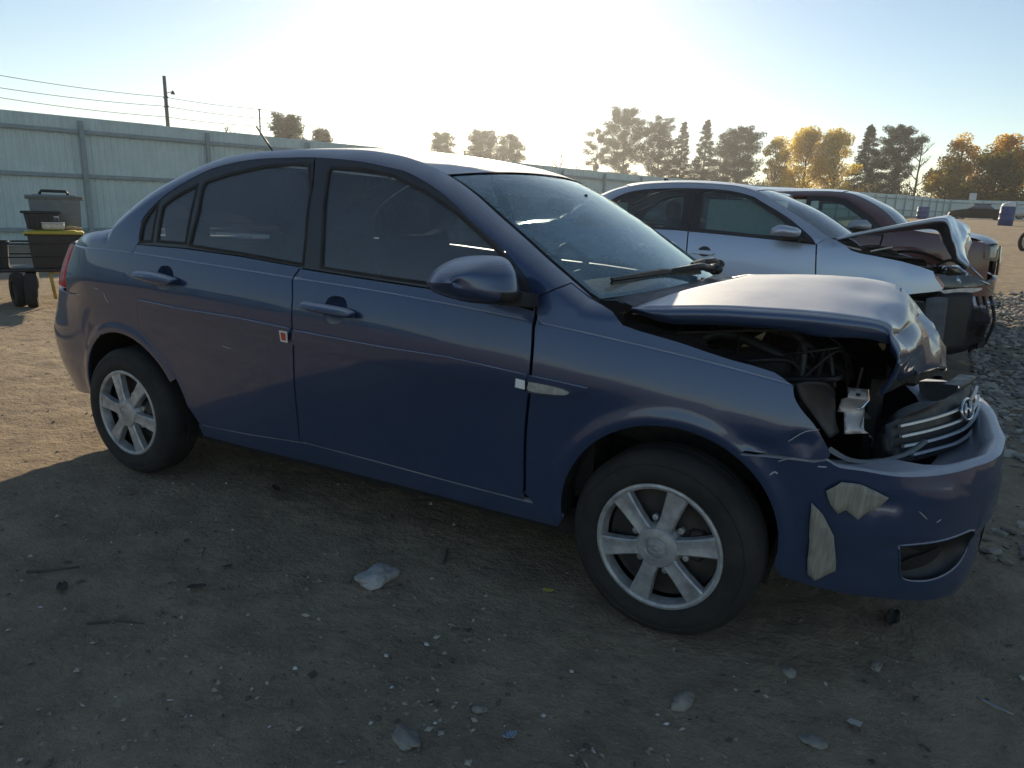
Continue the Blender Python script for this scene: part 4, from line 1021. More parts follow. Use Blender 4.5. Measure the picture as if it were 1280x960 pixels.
# paper and bag on the dashboard seen through the screen
# ---- mirror
mh=MB();mo=[(.505,1.048),(.545,1.092),(.607,1.122),(.689,1.131),(.742,1.126),(.774,1.092),(.787,1.050),(.79,1.02),(.773,.999),(.70,.992),(.637,.994),(.538,1.014)]
def mirror(S_):
    P=crv(mo+[mo[0]],4)[:-1];cx,cz=.655,1.058;rows=[]
    for f_,y in [(.90,-.905),(.985,-.914)]+[(math.cos(R(k)),-.93-.135*math.sin(R(k))) for k in(0,10,20,30,40,50,60,69,77,84,90)]:
        rows.append([(cx+(x-cx)*f_,y+.06*(x-cx),cz+(z-cz)*f_) for x,z in P+[P[0]]])
    if S_>0: rows=[[(x,-y,z) for x,y,z in r] for r in rows]
    o=loft('side_mirror',rows,FRAMEM if 0 else PBLUE,car,True,flip=S_<0)
    low=[[(x,y-.0012*S_*-1,z-.001) for x,y,z in r if 1] for r in rows]
    # dark lower shell
    sh=[];
    for r in rows[:6]:
        cc=[(x+(0.0015 if x>cx else -.0015),y+S_*.0015,z-.0015) for x,y,z in r if z<1.040]
        sh.append(cc)
    k=min(len(q) for q in sh)
    sh=[[q[int(i*(len(q)-1)/(11))] for i in range(12)] for q in sh]
    loft('lower_shell',sh,PLAS,o,True,flip=S_<0)
    b=MB().prism([(.72,S_*.91,1.035),(.80,S_*.91,1.030),(.80,S_*.91,.992),(.72,S_*.91,.985)],(.012,S_*-.09,-.012));b.obj('mirror_arm',PLAS,o)
mirror(-1);mirror(1)
# ---- wheels
def wheel(x,y,S_,steer,spin):
    w=empty('wheel',None,None,(x,y,.292),0);w.parent=car
    if S_>0: w.rotation_euler=(0,0,math.pi+steer)
    else: w.rotation_euler=(0,0,steer)
    t=MB();hw=.0925
    t.lathe([(.186,-hw+.02),(.20,-hw+.004),(.225,-hw),(.258,-hw+.006),(.281,-hw+.016),(.291,-hw+.030),(.296,-.05),(.2965,-.028),(.289,-.027),(.289,-.021),(.2965,-.020),(.297,.0),(.289,.001),(.289,.007),(.2965,.008),(.296,.03),(.296,.052),(.291,hw-.030),(.283,hw-.017),(.272,hw-.009),(.262,hw-.004),(.258,hw-.0055),(.254,hw-.002),(.236,hw+.001),(.215,hw-.001),(.206,hw-.006),(.198,hw-.010),(.186,hw-.02),(.18,.04)],72)
    t.obj('tyre',RUB,w,True,45)
    h=MB()
    o0=hw-.012
    h.lathe([(.200,o0-.012),(.2015,o0),(.199,o0+.006),(.192,o0+.008),(.184,o0+.004),(.179,o0-.010),(.176,o0-.03)],72)
    h.lathe([(.072,o0-.03),(.066,o0+.004),(.060,o0+.011),(.050,o0+.013),(.036,o0+.0145),(.034,o0+.0125),(.030,o0+.0125),(.0285,o0+.0145),(0.001,o0+.016)],40)
    for i in range(6):
        a=R(spin+60*i);M=Matrix.Rotation(-a,4,'Y')
        rows=[]
        for r_,wd,dh in((.050,.026,.008),(.075,.0235,.009),(.11,.025,.008),(.15,.029,.006),(.178,.033,.004),(.190,.0345,.004)):
            rows.append([(r_,-(o0+dh-.028),-wd*1.05),(r_,-(o0+dh-.004),-wd),(r_,-(o0+dh),-wd*.82),(r_,-(o0+dh-.0035),-wd*.15),(r_,-(o0+dh-.0035),wd*.15),(r_,-(o0+dh),wd*.82),(r_,-(o0+dh-.004),wd),(r_,-(o0+dh-.028),wd*1.05)])
        V=[];F=[]
        for r_ in rows: V+=r_
        for p in range(5):
            for q in range(7): F.append((p*8+q,(p+1)*8+q,(p+1)*8+q+1,p*8+q+1))
        h.add(V,F,M)
        # lug bolt cover between spokes
        a2=a+R(30);h.add(*(lambda z:(z.V,z.F))(MB().lathe([(.011,o0-.035),(.010,o0-.020),(.001,o0-.018)],10,Matrix.Translation((.085*math.cos(a2),0,.085*math.sin(a2))))))
    # slanted H mark in the centre cap
    Z=o0+.0165
    h.tube([(.022*math.cos(t_*.2618),-Z+.001,.014*math.sin(t_*.2618)) for t_ in range(25)],.0016,5)
    for P in([(-.011,-Z,-.008),(-.006,-Z,.009)],[(.006,-Z,-.009),(.011,-Z,.008)],[(-.008,-Z,-.001),(0,-Z,.002),(.008,-Z,.001)]): h.tube(P,.002,5)
    cap=h.obj('hubcap',ALUM,w,True,35)
    d=MB();d.lathe([(.19,o0-.075),(.176,o0-.07),(.172,o0-.05),(.15,o0-.055),(.12,o0-.045),(.08,o0-.045),(.07,o0-.03),(.001,o0-.03)],48)
    d.box((.105,-(o0-.05),.02),(.05,.04,.10),None,.01)
    d.obj('steel_rim',BRAKE,w,True,40)
    return w
wheel(-1.25,-.735,-1,0,50);wheel(1.25,-.735,-1,-.081,15);wheel(-1.25,.735,1,0,20);wheel(1.25,.735,1,-.081,0)
# ---- underbody and engine bay
ub=MB().box((-.1,0,.24),(3.3,1.36,.10)).box((-1.65,0,.42),(.5,1.15,.25)).box((1.45,0,.36),(.9,.9,.25)).tube([(-1.25,-.7,.29),(-1.25,.7,.29)],.05).tube([(1.25,-.7,.29),(1.25,.7,.29)],.04)
ub.obj('underbody',DARK,car)
eb=empty('engine_bay',None,None);eb.parent=car
rg=random.Random(2)
q=MB().box((1.02,0,.80),(.05,1.40,.34));q.obj('firewall',DARK,eb)
for S_ in(-1,1):
    loft('inner_wing',[[(1.0,S_*.70,.93),(1.25,S_*.69,.88),(1.45,S_*.66,.80),(1.58,S_*.6,.68)],[(1.0,S_*.62,.94),(1.25,S_*.60,.88),(1.45,S_*.56,.79),(1.58,S_*.52,.66)],[(1.0,S_*.58,.55),(1.25,S_*.56,.5),(1.45,S_*.52,.45),(1.58,S_*.50,.45)]],DARK,eb,True,sub=2)
    MB().lathe([(.001,.0),(.07,0),(.09,-.02),(.10,-.06)],20,Matrix.Translation((1.18,S_*.55,.90))@Matrix.Rotation(R(-90),4,'X')).obj('strut_tower',ENG,eb,True)
MB().box((1.42,.05,.72),(.42,.55,.30),None,.05).box((1.38,.05,.89),(.34,.40,.05),None,.02).obj('engine_block',ENG,eb,True)
MB().box((1.40,-.42,.76),(.24,.18,.20),None,.015).obj('battery',PLAS,eb)
MB().box((1.30,.45,.80),(.26,.22,.16),None,.04).obj('air_box',PLAS,eb,True)
MB().box((1.62,.42,.74),(.36,.20,.42),None,.04).box((1.45,.56,.78),(.9,.03,.36),None,.01).obj('dark_block',DARK,eb,True)  # dark block added to shut off the bright view through the bay
MB().box((1.76,.10,.62),(.05,.84,.36),None,.01).box((1.80,.15,.80),(.06,.9,.05),None,.012,Matrix.Rotation(R(6),3,'Z')).obj('radiator_support',PLAS,eb)
for k,(P,r_) in enumerate([([(1.15,-.50,.84),(1.30,-.44,.90),(1.48,-.48,.86),(1.62,-.42,.80)],.017),([(1.25,-.2,.92),(1.40,-.30,.95),(1.55,-.36,.88),(1.68,-.30,.78)],.02),([(1.1,-.1,.93),(1.35,-.16,.96),(1.6,-.1,.86)],.012)]):
    MB().tube(_cr(P,5),r_,8).obj('hose',PLAS,eb,True)
rg=random.Random(9)
for k in range(11):
    P=[Vector((rg.uniform(1.15,1.72),rg.uniform(-.58,-.30),rg.uniform(.72,.93))) for _ in range(4)];P.sort(key=lambda v:v.x)
    for v in P: v.z=min(v.z,.985-.12*max(0,v.x-1.2))
    MB().tube(_cr([tuple(v) for v in P],5),rg.choice((.004,.006,.009)),6).obj('wire',rg.choice((PLAS,ENG,PLAS,PLAS)),eb,True)
for k in range(9):
    c=Vector((rg.uniform(1.40,1.74),rg.uniform(-.54,-.25),rg.uniform(.68,.90)));n_=rg.randint(4,6);r_=rg.uniform(.03,.07);M=Matrix.Translation(c)@Matrix.Rotation(rg.uniform(0,6),4,(rg.random(),rg.random(),rg.random()))
    P=[(r_*rg.uniform(.5,1.2)*math.cos(6.2832*i/n_),r_*rg.uniform(.4,1)*math.sin(6.2832*i/n_),0) for i in range(n_)]
    MB().prism(P,(0,0,.005),M).obj('broken_plate',rg.choice((ENG,PLAS,ENG)),eb)
# broken headlamp housing, bracket, chrome shard, beige shards coloured as sunlit bits
rows=[[(1.555,-.705,.825),(1.59,-.69,.835),(1.63,-.66,.83),(1.655,-.62,.80)],[(1.572,-.705,.785),(1.615,-.66,.79),(1.645,-.615,.775),(1.655,-.58,.755)],[(1.61,-.685,.735),(1.640,-.63,.73),(1.655,-.58,.715),(1.66,-.54,.70)],[(1.660,-.665,.672),(1.668,-.61,.667),(1.672,-.56,.66),(1.675,-.52,.655)]]
thicken(loft('headlamp_housing',rows,PLAS,car,True,sub=4),.006)
MB().lathe([(.055,.0),(.05,-.01),(.03,-.03),(.012,-.04)],20,Matrix.Translation((1.625,-.60,.775))@Matrix.Rotation(R(60),4,'Z')).obj('lamp_socket',ENG,car,True)
bk_=[(1.685,.795),(1.738,.796),(1.744,.768),(1.736,.735),(1.744,.678),(1.758,.671),(1.695,.659),(1.685,.719),(1.667,.719),(1.673,.759),(1.689,.767)]
fb=lambda s,z:(s,-.535+.14*(s-1.68)+.012*math.sin(z*45)+.02*(z>.772)*((z-.772)/.02),z)
b_=skin(B,'headlamp_bracket',bk_,STEEL,car,(),.012,0,0,0,-1,(),fn=fb);thicken(b_,.003)
MB().tube([(1.739,-.532,.80),(1.745,-.535,.768),(1.730,-.54,.744),(1.718,-.545,.740)],.0025,5).tube([(1.736,-.535,.738),(1.734,-.535,.685),(1.745,-.53,.678)],.0025,5).obj('bracket_edge',CHROME,b_)
MB().box((1.715,-.548,.783),(.012,.004,.007)).obj('bracket_slot',DARK,b_)
thicken(mesh('chrome_shard',[(1.761,-.52,.664),(1.773,-.52,.654),(1.775,-.525,.624),(1.773,-.52,.611),(1.766,-.515,.63)],[(0,1,2,3,4)],CHROME,car),.002)
thicken(mesh('sunlit_shard',[(1.355,-.42,.858),(1.386,-.415,.888),(1.423,-.40,.912),(1.404,-.38,.862)],[(3,2,1,0)],BEIGE,car),.004)
thicken(mesh('sunlit_shard',[(1.746,-.40,.912),(1.767,-.40,.915),(1.766,-.38,.895),(1.760,-.38,.893)],[(3,2,1,0)],BEIGE,car),.004)
thicken(mesh('sunlit_shard',[(1.63,-.40,.945),(1.69,-.40,.942),(1.70,-.37,.932),(1.655,-.38,.936)],[(3,2,1,0)],BEIGE,car),.004)
# lower lamp sill: pale plastic lip under the missing lamp
rows=[[(1.66,-.68,.640),(1.72,-.655,.612),(1.79,-.60,.605),(1.87,-.53,.625),(1.915,-.47,.655)],[(1.668,-.665,.650),(1.722,-.64,.620),(1.788,-.588,.613),(1.865,-.52,.632),(1.908,-.462,.660)],[(1.67,-.655,.642),(1.722,-.625,.612),(1.785,-.57,.605),(1.858,-.505,.625),(1.900,-.452,.655)]]
loft('lamp_sill',rows,simple('dusty_grey_plastic',(.20,.205,.20),.5),car,True,sub=4,flip=True)
# ---- grille
GO=Vector((1.975,-.1,.67));ga=Vector((.362,.932,0));gn=Vector((.8864,-.3443,.309));gw=Vector((-.288,.1119,.9507))
def gp(u,v,o=0.):
    return GO+ga*u+gw*v+gn*(o+.045*(1-((u+.06)/.40)**2))
go=[(-.446,.030),(-.33,.040),(-.201,.046),(-.07,.052),(.049,.058),(.17,.062),(.276,.058),(.31,.03),(.312,-.02),(.28,-.055),(.20,-.078),(.10,-.100),(-.06,-.112),(-.20,-.108),(-.33,-.098),(-.415,-.080),(-.447,-.03)]
gr=skin(B,'grille',go,PLAS,car,(),.03,0,.03,0,-1,(),fn=lambda u,v:tuple(gp(u,v,-.012-.004*math.sin(v*220))))
for k,L in enumerate([[(-.408,.019),(-.25,.011),(-.087,.006),(.02,.007),(.108,.012),(.21,.024),(.294,.039)],[(-.410,-.012),(-.25,-.022),(-.074,-.029),(.02,-.029),(.10,-.024),(.21,-.010),(.296,.007)],[(-.408,-.041),(-.25,-.053),(-.018,-.062),(.117,-.053),(.21,-.040),(.285,-.024)],[(-.37,-.074),(-.232,-.083),(-.09,-.092),(.046,-.088),(.15,-.074),(.245,-.052)]]):
    P=_cr(L,5);V=[];F=[]
    for u,v in P:
        for dv,o in((-.0045,0),(-.0035,.007),(.0035,.007),(.0045,0)): V.append(gp(u,v+dv,o))
    for i in range(len(P)-1):
        for j in range(4): F.append((i*4+j,i*4+(j+1)%4,(i+1)*4+(j+1)%4,(i+1)*4+j))
    mesh('grille_bar',V,F,BARM_,gr)
em=MB();ec=(.019,-.002)
pt=lambda a,b,o=.016:gp(ec[0]+a,ec[1]+b,o)
em.tube([pt(.062*math.cos(t_*.19635),.0335*math.sin(t_*.19635)) for t_ in range(33)],.0048,7)
em.tube([pt(-.031,-.022),pt(-.018,.024)],.0065,6);em.tube([pt(.018,-.024),pt(.031,.022)],.0065,6);em.tube([pt(-.026,-.003),pt(-.010,.005),pt(.008,-.004),pt(.026,.003)],.0055,6)
e_=em.obj('emblem',CHROME,gr,True)
mesh('emblem_base',[gp(ec[0]+.058*math.cos(t_*.3927),ec[1]+.031*math.sin(t_*.3927),.010) for t_ in range(16)],[tuple(range(16))],PLAS,gr)
# strip of painted nose above the grille on the far side
rows=[[gp(u,v_+.0,.0)+Vector((0,0,0)) for u in(.02,.10,.18,.25,.315)] for v_ in(.062,.078)]+[[gp(u,.088,-.05) for u in(.02,.10,.18,.25,.315)]]
loft('nose_panel',[[tuple(p) for p in r] for r in rows],PLAS,car,True,sub=3)
hl=MB();rows=[[tuple(gp(.33+.06*i,.06-.075*j,-.03-.05*i)) for i in range(4)] for j in range(3)]
loft('far_headlamp',rows,LENS,car,True,sub=3)
rows=[[tuple(gp(.33+.06*i,.06-.075*j,-.06-.05*i)) for i in range(4)] for j in range(3)]
loft('far_lamp_reflector',rows,REFL,car,True,sub=2)
# ---- buckled bonnet
cr_r=[(1.075,-.715,.992),(1.30,-.712,1.015),(1.42,-.705,1.020),(1.54,-.69,1.022),(1.64,-.672,1.019),(1.752,-.62,1.004),(1.775,-.645,.972),(1.797,-.672,.937),(1.797,-.660,.902),(1.788,-.635,.862),(1.770,-.60,.822)]
c_q=[(1.165,-.42,1.030),(1.37,-.40,1.050),(1.48,-.39,1.056),(1.575,-.38,1.058),(1.67,-.37,1.052),(1.790,-.345,1.034),(1.826,-.36,.996),(1.862,-.375,.955),(1.868,-.36,.912),(1.868,-.33,.868),(1.858,-.30,.815)]
c_0=[(1.262,-.05,1.052),(1.42,-.05,1.068),(1.51,-.05,1.074),(1.60,-.04,1.078),(1.69,-.03,1.074),(1.79,0,1.054),(1.838,0,1.008),(1.875,0,.966),(1.912,0,.922),(1.945,0,.872),(1.962,0,.805)]
c_p=[(1.225,.33,1.035),(1.40,.33,1.046),(1.50,.33,1.050),(1.59,.33,1.050),(1.68,.33,1.044),(1.79,.32,1.018),(1.84,.31,.965),(1.885,.30,.92),(1.93,.29,.865),(1.965,.28,.81),(1.98,.26,.745)]
c_l=[(1.08,.70,.985),(1.30,.70,.985),(1.42,.69,.98),(1.54,.68,.972),(1.64,.66,.962),(1.76,.63,.938),(1.80,.62,.90),(1.83,.61,.86),(1.85,.59,.82),(1.86,.57,.78),(1.86,.55,.74)]
rows=[_cr(r,5) for r in(cr_r,c_q,c_0,c_p,c_l)];rows=[_cr(c,6) for c in zip(*rows)]
n=len(rows[0])
for i,r in enumerate(rows):
    for j,p in enumerate(r):
        k=smooth((p[0]-1.45)/.3)
        fr=smooth((p[0]-1.74)/.06)
        e=(k*.008*noise.noise(Vector((p[0]*6,p[1]*5,0)))-fr*.030*abs(noise.noise(Vector((p[2]*5.5,p[1]*5.5,5))))-fr*.014*abs(noise.noise(Vector((p[2]*13,p[1]*10,9)))))*min(1,j/3)
        rows[i][j]=(p[0]+e*(p[2]<.99),p[1],p[2]+e)
V=[p for r in rows for p in r];m_=len(rows)
F=[(i*n+j,(i+1)*n+j,(i+1)*n+j+1,i*n+j+1) for i in range(m_-1) for j in range(n-1)]
# folded flank along the right edge and the crumpled lip
fl=[]
for i,r in enumerate(rows):
    x,y,z=r[0];u=i/(m_-1)
    wv=.010*math.exp(-((x-1.60)/.07)**2)
    if u>.53: dn=.030*max(.45,1-(u-.53)*2)
    else: dn=.036*smooth(u/.06)+.004
    fl.append([(x,y,z),(x-.002,y-.008,z-dn*.25),(x-.002,y-.011,z-dn*.75),(x,y-.005,z-dn),(x,y+.004-wv*.4,z-dn-.012-wv),(x,y+.022,z-dn-.013-wv)])
b0=len(V);k=6
for f_ in fl: V+=f_
F+=[(b0+i*k+j,b0+i*k+j+1,b0+(i+1)*k+j+1,b0+(i+1)*k+j) for i in range(m_-1) for j in range(k-1)]
hood=mesh('bonnet',V,F,PBLUE,car,True)
md=hood.modifiers.new('thickness','SOLIDIFY');md.thickness=.004;md.offset=-1
rows2=[[(p[0]-.012,p[1]*.96,p[2]-.026-.012*abs(math.sin(i*.30))*abs(math.sin(j*.5))) for j,p in enumerate(r)][::2] for i,r in enumerate(rows)][::2]
loft('inner_frame',rows2,DARK,hood,True)
# scratches on the bonnet
SCR=simple('scratch_primer',(.13,.13,.15),.6)
for (i0_,j0_,i1_,j1_) in((24,12,25.5,19),(25,10,26,15)):
    P=[]
    for t_ in range(6):
        a=i0_+(i1_-i0_)*t_/5;b_=j0_+(j1_-j0_)*t_/5;p=Vector(rows[int(a)][int(b_)]);P.append(p+Vector((0,0,.001)))
    MB().tube(P,[.0008,.002,.0025,.002,.0015,.0006],4).obj('scratch',SCR,hood)
# ---- paint scratches on the right side
SCL=simple('pale_scratch',(.42,.42,.44),.7,var=.2)
for nm,r_ in(('scrA',.0016),('scrB',.0022),('scrC',.003),('scrD',.002),('scrE',.0022),('scrF',.0025),('scrG',.0014),('scrH',.0018),('scrI',.0018)):
    P=[Vector((bumpS if A_[nm][0][0]>1.5 else B.S)(s,z))+Vector((0,-.0005,0)) for s,z in crv(A_[nm],4)];MB().tube(P,[r_*.5]+[r_]*(len(P)-2)+[r_*.3],4).obj('scratch',SCL,car)
# ---- cowl and wipers
rows=[]
for v in [i/10 for i in range(11)]:
    y=-.68+1.36*v;u=1-abs(2*v-1)**2.3
    x0=.96+(1.13-.96)*u;z0=1.012+.015*u
    rows.append([(x0-.01,y,z0+.004),(x0+.05,y,z0-.002),(x0+.11,y,z0-.022),(x0+.17,y,z0-.03)])
loft('cowl_panel',rows,TRIM,car,True)
def wiper(P0,tip0,tip1):
    P0,t0,t1=Vector(P0),Vector(tip0),Vector(tip1);mid=(t0+t1)/2
    w=MB().tube([P0,P0.lerp(mid,.3)+Vector((0,0,.02)),mid+Vector((0,0,.016))],[.015,.013,.008],6).ball(P0,(.030,.030,.022)).obj('wiper',PLAS,car,True)
    b=MB();b.tube([t0,t0.lerp(t1,.5)+Vector((0,0,.006)),t1],.006,5);b.tube([t0+Vector((0,0,.012)),t0.lerp(t1,.5)+Vector((0,0,.020)),t1+Vector((0,0,.012))],[.007,.012,.007],5)
    b.obj('wiper_blade',PLAS,w)
def sp(s,v,dz=.006):
    r=cross(s,41);p=Vector(r[int((v+1)/2*40)]);return p+Vector((dz*.5,0,dz))
wiper(sp(.965,.18,.03),sp(.925,-.80),sp(.945,.0))
wiper(sp(.965,.78,.03),sp(.915,.02),sp(.935,.66))

# ================================================================ silver sedan with a bent-up bonnet
def generic_car(B,root,P,mats,o):
    """side pressings, doors, glass and roof of a background car from its outlines"""
    M=None
    return
JB=Body(rail=[(-1.62,1.05),(-1.45,1.12),(-1.25,1.245),(-1.081,1.327),(-.94,1.397),(-.746,1.447),(-.577,1.465),(-.351,1.476),(-.122,1.473),(.15,1.454),(.311,1.416),(.41,1.379),(.591,1.275),(.809,1.150),(.96,1.057)],**JETTA)
JC=empty('sedan','silver blue sedan with its bonnet bent up, parked behind the dark blue sedan','car',JO)
jst=crv([(-1.30,1.06),(-1.22,1.16),(-1.10,1.235),(-.973,1.292),(-.83,1.3655),(-.676,1.402),(-.445,1.419),(-.167,1.4246),(.105,1.412),(.301,1.369),(.381,1.331),(.603,1.215),(.712,1.142),(.823,1.058),(.867,1.004)],3)
jbelt=[(-1.30,1.055),(-.80,1.066),(-.24,1.060),(.365,1.031),(.70,1.012),(.867,1.000)]
jrail=[q for q in crv(JB.rail.T,1) if -1.6<q[0]]
jRC,jFC,jr,jro=(-1.30,.325),(1.325,.325),.345,.385
jsB=[(-.178,1.056),(-.165,.86),(-.16,.36)];jsA=[(.868,1.0),(.895,.766),(.90,.55),(.895,.34)]
jJ=[(s+.0,z) for s,z in jrail]
jq=jrail+[(.90,1.03),(.872,1.006)]+jst[::-1]+[(-1.305,1.04),(-1.27,.90),(-1.18,.75)]+arc(*jRC,jro,70,62,2)+arc(*jRC,jr,70,168,16)+[(-1.66,.40),(-1.72,.78),(-1.85,.80),(-1.80,1.0),(-1.70,1.03)]
jrd=jbelt[:3]+[(-.18,1.056)]+jsB[1:]+[(-.16,.32),(-.80,.32)]+arc(*jRC,jro,-2,62,10)+[(-1.18,.75),(-1.27,.90),(-1.30,1.035)]
jfd=[(-.172,1.056),(-.158,.86),(-.153,.32),(.893,.33)]+jsA[::-1][1:]+jbelt[::-1][1:3]
jfend=[(.905,.30)]+[(s+.007,z) for s,z in jsA[::-1]]+[(.878,1.008),(.93,1.045),(.965,1.057),(1.008,1.045),(1.0795,1.009),(1.132,.969),(1.2035,.9515),(1.342,.932),(1.496,.908),(1.628,.877),(1.726,.8465),(1.731,.832),(1.767,.7775),(1.814,.726),(1.795,.701)]+arc(*jFC,jr,66,186,18)
def jpart(nm,poly,mat,par,h=.08,off=0,thick=.012,gap=.002,S_=-1,holes=()): return skin(JB,nm,poly,mat,par,holes,h,off,thick,gap,S_,())
jwr=[(-1.12,1.10),(-1.02,1.22),(-.90,1.30),(-.75,1.362),(-.6,1.385),(-.40,1.398),(-.285,1.402),(-.262,1.25),(-.250,1.085),(-.55,1.090),(-.85,1.092)]
jwf=[(-.085,1.085),(-.10,1.25),(-.115,1.40),(.10,1.388),(.26,1.352),(.36,1.305),(.56,1.195),(.66,1.13),(.70,1.05),(.36,1.060)]
jfrR=[(-.18,1.058)]+jbelt[:3][::-1]+[q for q in jst if q[0]<-.18]+[(-.17,1.4245)]
jfrF=[(-.165,1.4245)]+[q for q in jst if q[0]>-.16]+jbelt[::-1][1:3]+[(-.172,1.058)]
for S_ in(-1,1):
    jpart('quarter_panel',jq,PSILV,JC,S_=S_,gap=0)
    for nm,low,fr_o,win,c in(('rear_door',jrd,jfrR,jwr,-1.13),('front_door',jfd,jfrF,jwf,-.01)):
        d=jpart(nm,low,PSILV,JC,S_=S_)
        jpart('window_frame',fr_o,TRIM,d,.06,-.003,.012,.001,S_,[win])
        jpart('window_pane',win,JGLASS,d,.08,-.009,0,-.004,S_)
        cup=arc(c-.0,.895,.055,0,345,18);cup=[(a_,.895+(b_-.895)*.8) for a_,b_ in cup]
        jpart('handle_cup',cup,TRIM,d,.03,.002,0,0,S_)
        hb=[(c-.11,.875),(c-.10,.905),(c+.07,.905),(c+.09,.885),(c+.07,.872)]
        jpart('handle',hb,PSILV,d,.03,.035,.03,0,S_)
    fd=jpart('front_fender',jfend,PSILV,JC,S_=S_)
    jpart('rocker_panel',[(-.92,.31),(-.90,.22),(.93,.22),(.96,.31)],PSILV,JC,.1,-.004,.03,0,S_)
    jpart('headlight',crv([(1.762,.812),(1.891,.826),(2.035,.830),(2.10,.79),(2.14,.757),(1.96,.739),(1.825,.731),(1.795,.765)],2),LENS,JC,.04,.004,.05,0,S_)
    jpart('headlight_reflector',[(1.77,.806),(2.02,.822),(2.08,.77),(1.96,.748),(1.83,.740)],PLAS,JC,.05,-.03,0,0,S_)
    (lx,ly,lz)=JB.S(1.93,.785,-.045);MB().ball((lx,ly if S_<0 else -ly,lz),(.035,.035,.035)).obj('projector_lens',CHROME,JC,True)
    jpart('marker_lens',[(1.737,.812),(1.755,.814),(1.816,.742),(1.806,.727)],OLENS,JC,.03,.006,.01,0,S_)
    jpart('lamp_bracket',[(1.783,.706),(1.93,.729),(2.12,.737),(2.125,.722),(2.035,.700),(1.82,.684)],STEEL,JC,.04,.006,.01,0,S_)
    for (cx,cz) in(jRC,jFC):
        ar=arc(cx,cz,jr+.004,-8,188,20);rws=[[(JB.S(s,z)[0],JB.S(s,max(z,.28))[1]+dp,z) for s,z in ar] for dp in(.012,.2,.34)]+[[(cx,-.5,cz)]*len(ar)]
        if S_>0: rws=[[(x,-y,z) for x,y,z in q] for q in rws]
        loft('wheel_arch_liner',rws,DARK,JC,True)
def crumple(o,amp,f=7,cuts=5):
    bm=bmesh.new();bm.from_mesh(o.data);bmesh.ops.subdivide_edges(bm,edges=bm.edges,cuts=cuts,use_grid_fill=True)
    for q in bm.verts:
        c=q.co;q.co=c+Vector((noise.noise(c*f),noise.noise(c*f+Vector((5,0,0))),noise.noise(c*f+Vector((0,9,0)))))*amp
    bm.to_mesh(o.data);bm.free();return o
def simple_wheel(par,x,y,r,S_,mat=ALUM,wid=.2,spokes=10,z=None):
    w=empty('wheel',None,None,(x,y,z or r-.01),0 if S_<0 else math.pi);w.parent=par;h=wid/2
    MB().lathe([(r*.66,-h),(r*.9,-h),(r*.985,-h*.75),(r,0),(r*.985,h*.75),(r*.9,h),(r*.68,h*.95),(r*.64,h*.7)],40).obj('tyre',RUB,w,True,40)
    m_=MB().lathe([(r*.67,h*.72),(r*.67,h*.9),(r*.63,h*.9),(r*.60,h*.5),(r*.58,-.02)],40).lathe([(r*.2,h*.4),(r*.17,h*.75),(.001,h*.8)],24)
    for i in range(spokes):
        m_.box((r*.38,-h*.66,0),(r*.52,.03,r*.09),Matrix.Rotation(2*math.pi*i/spokes,4,'Y'))
    m_.obj('rim',mat,w,True,40)
    MB().lathe([(r*.57,h*.2),(.001,h*.2)],24).obj('brake_disc',BRAKE,w,True)
    return w
for x,S_ in((-1.30,-1),(1.325,-1),(-1.30,1),(1.325,1)): simple_wheel(JC,x,S_*.765,.318,S_)
def jE(s): return Vector(JB.S(s,JB.rail(s)-.0015))
def make_cross(E,CX,CZ):
    def cross(s,nv=13,e0=0.,dz=0.):
        a=E(s);c=Vector((CX(s),0,CZ(s)));r=[]
        for k in range(nv):
            v=(-1+2*k/(nv-1))*(1-e0);u=1-abs(v)**2.3
            r.append((a.x+(c.x-a.x)*u,v*abs(a.y),a.z+(c.z-a.z)*u+dz))
        return r
    return cross
jcross=make_cross(jE,Curve([(-1.6,-1.70),(-1.25,-1.45),(-.80,-.98),(-.4,-.45),(0,0),(.31,.36),(.41,.52),(.60,.78),(.81,1.0),(.96,1.14)]),Curve([(-1.6,1.09),(-1.25,1.26),(-.80,1.462),(-.4,1.512),(0,1.500),(.31,1.445),(.41,1.39),(.60,1.285),(.81,1.16),(.96,1.065)]))
loft('roof_panel',[jcross(s) for s in fr_(-.80,.315,18)],PSILV,JC,True,flip=True)
ws=loft('windscreen',[jcross(s,13,.02,-.005) for s in fr_(.32,.955,12)],JGLASS,JC,True,flip=True)
V,F=band([jcross(s,33,0,-.010) for s in fr_(.316,.958,24)],1);mesh('screen_border',V,F,TRIM,ws,True)
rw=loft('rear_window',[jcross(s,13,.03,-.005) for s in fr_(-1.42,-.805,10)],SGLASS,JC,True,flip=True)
V,F=band([jcross(s,33,0,-.010) for s in fr_(-1.45,-.80,20)],1);mesh('screen_border',V,F,TRIM,rw,True)
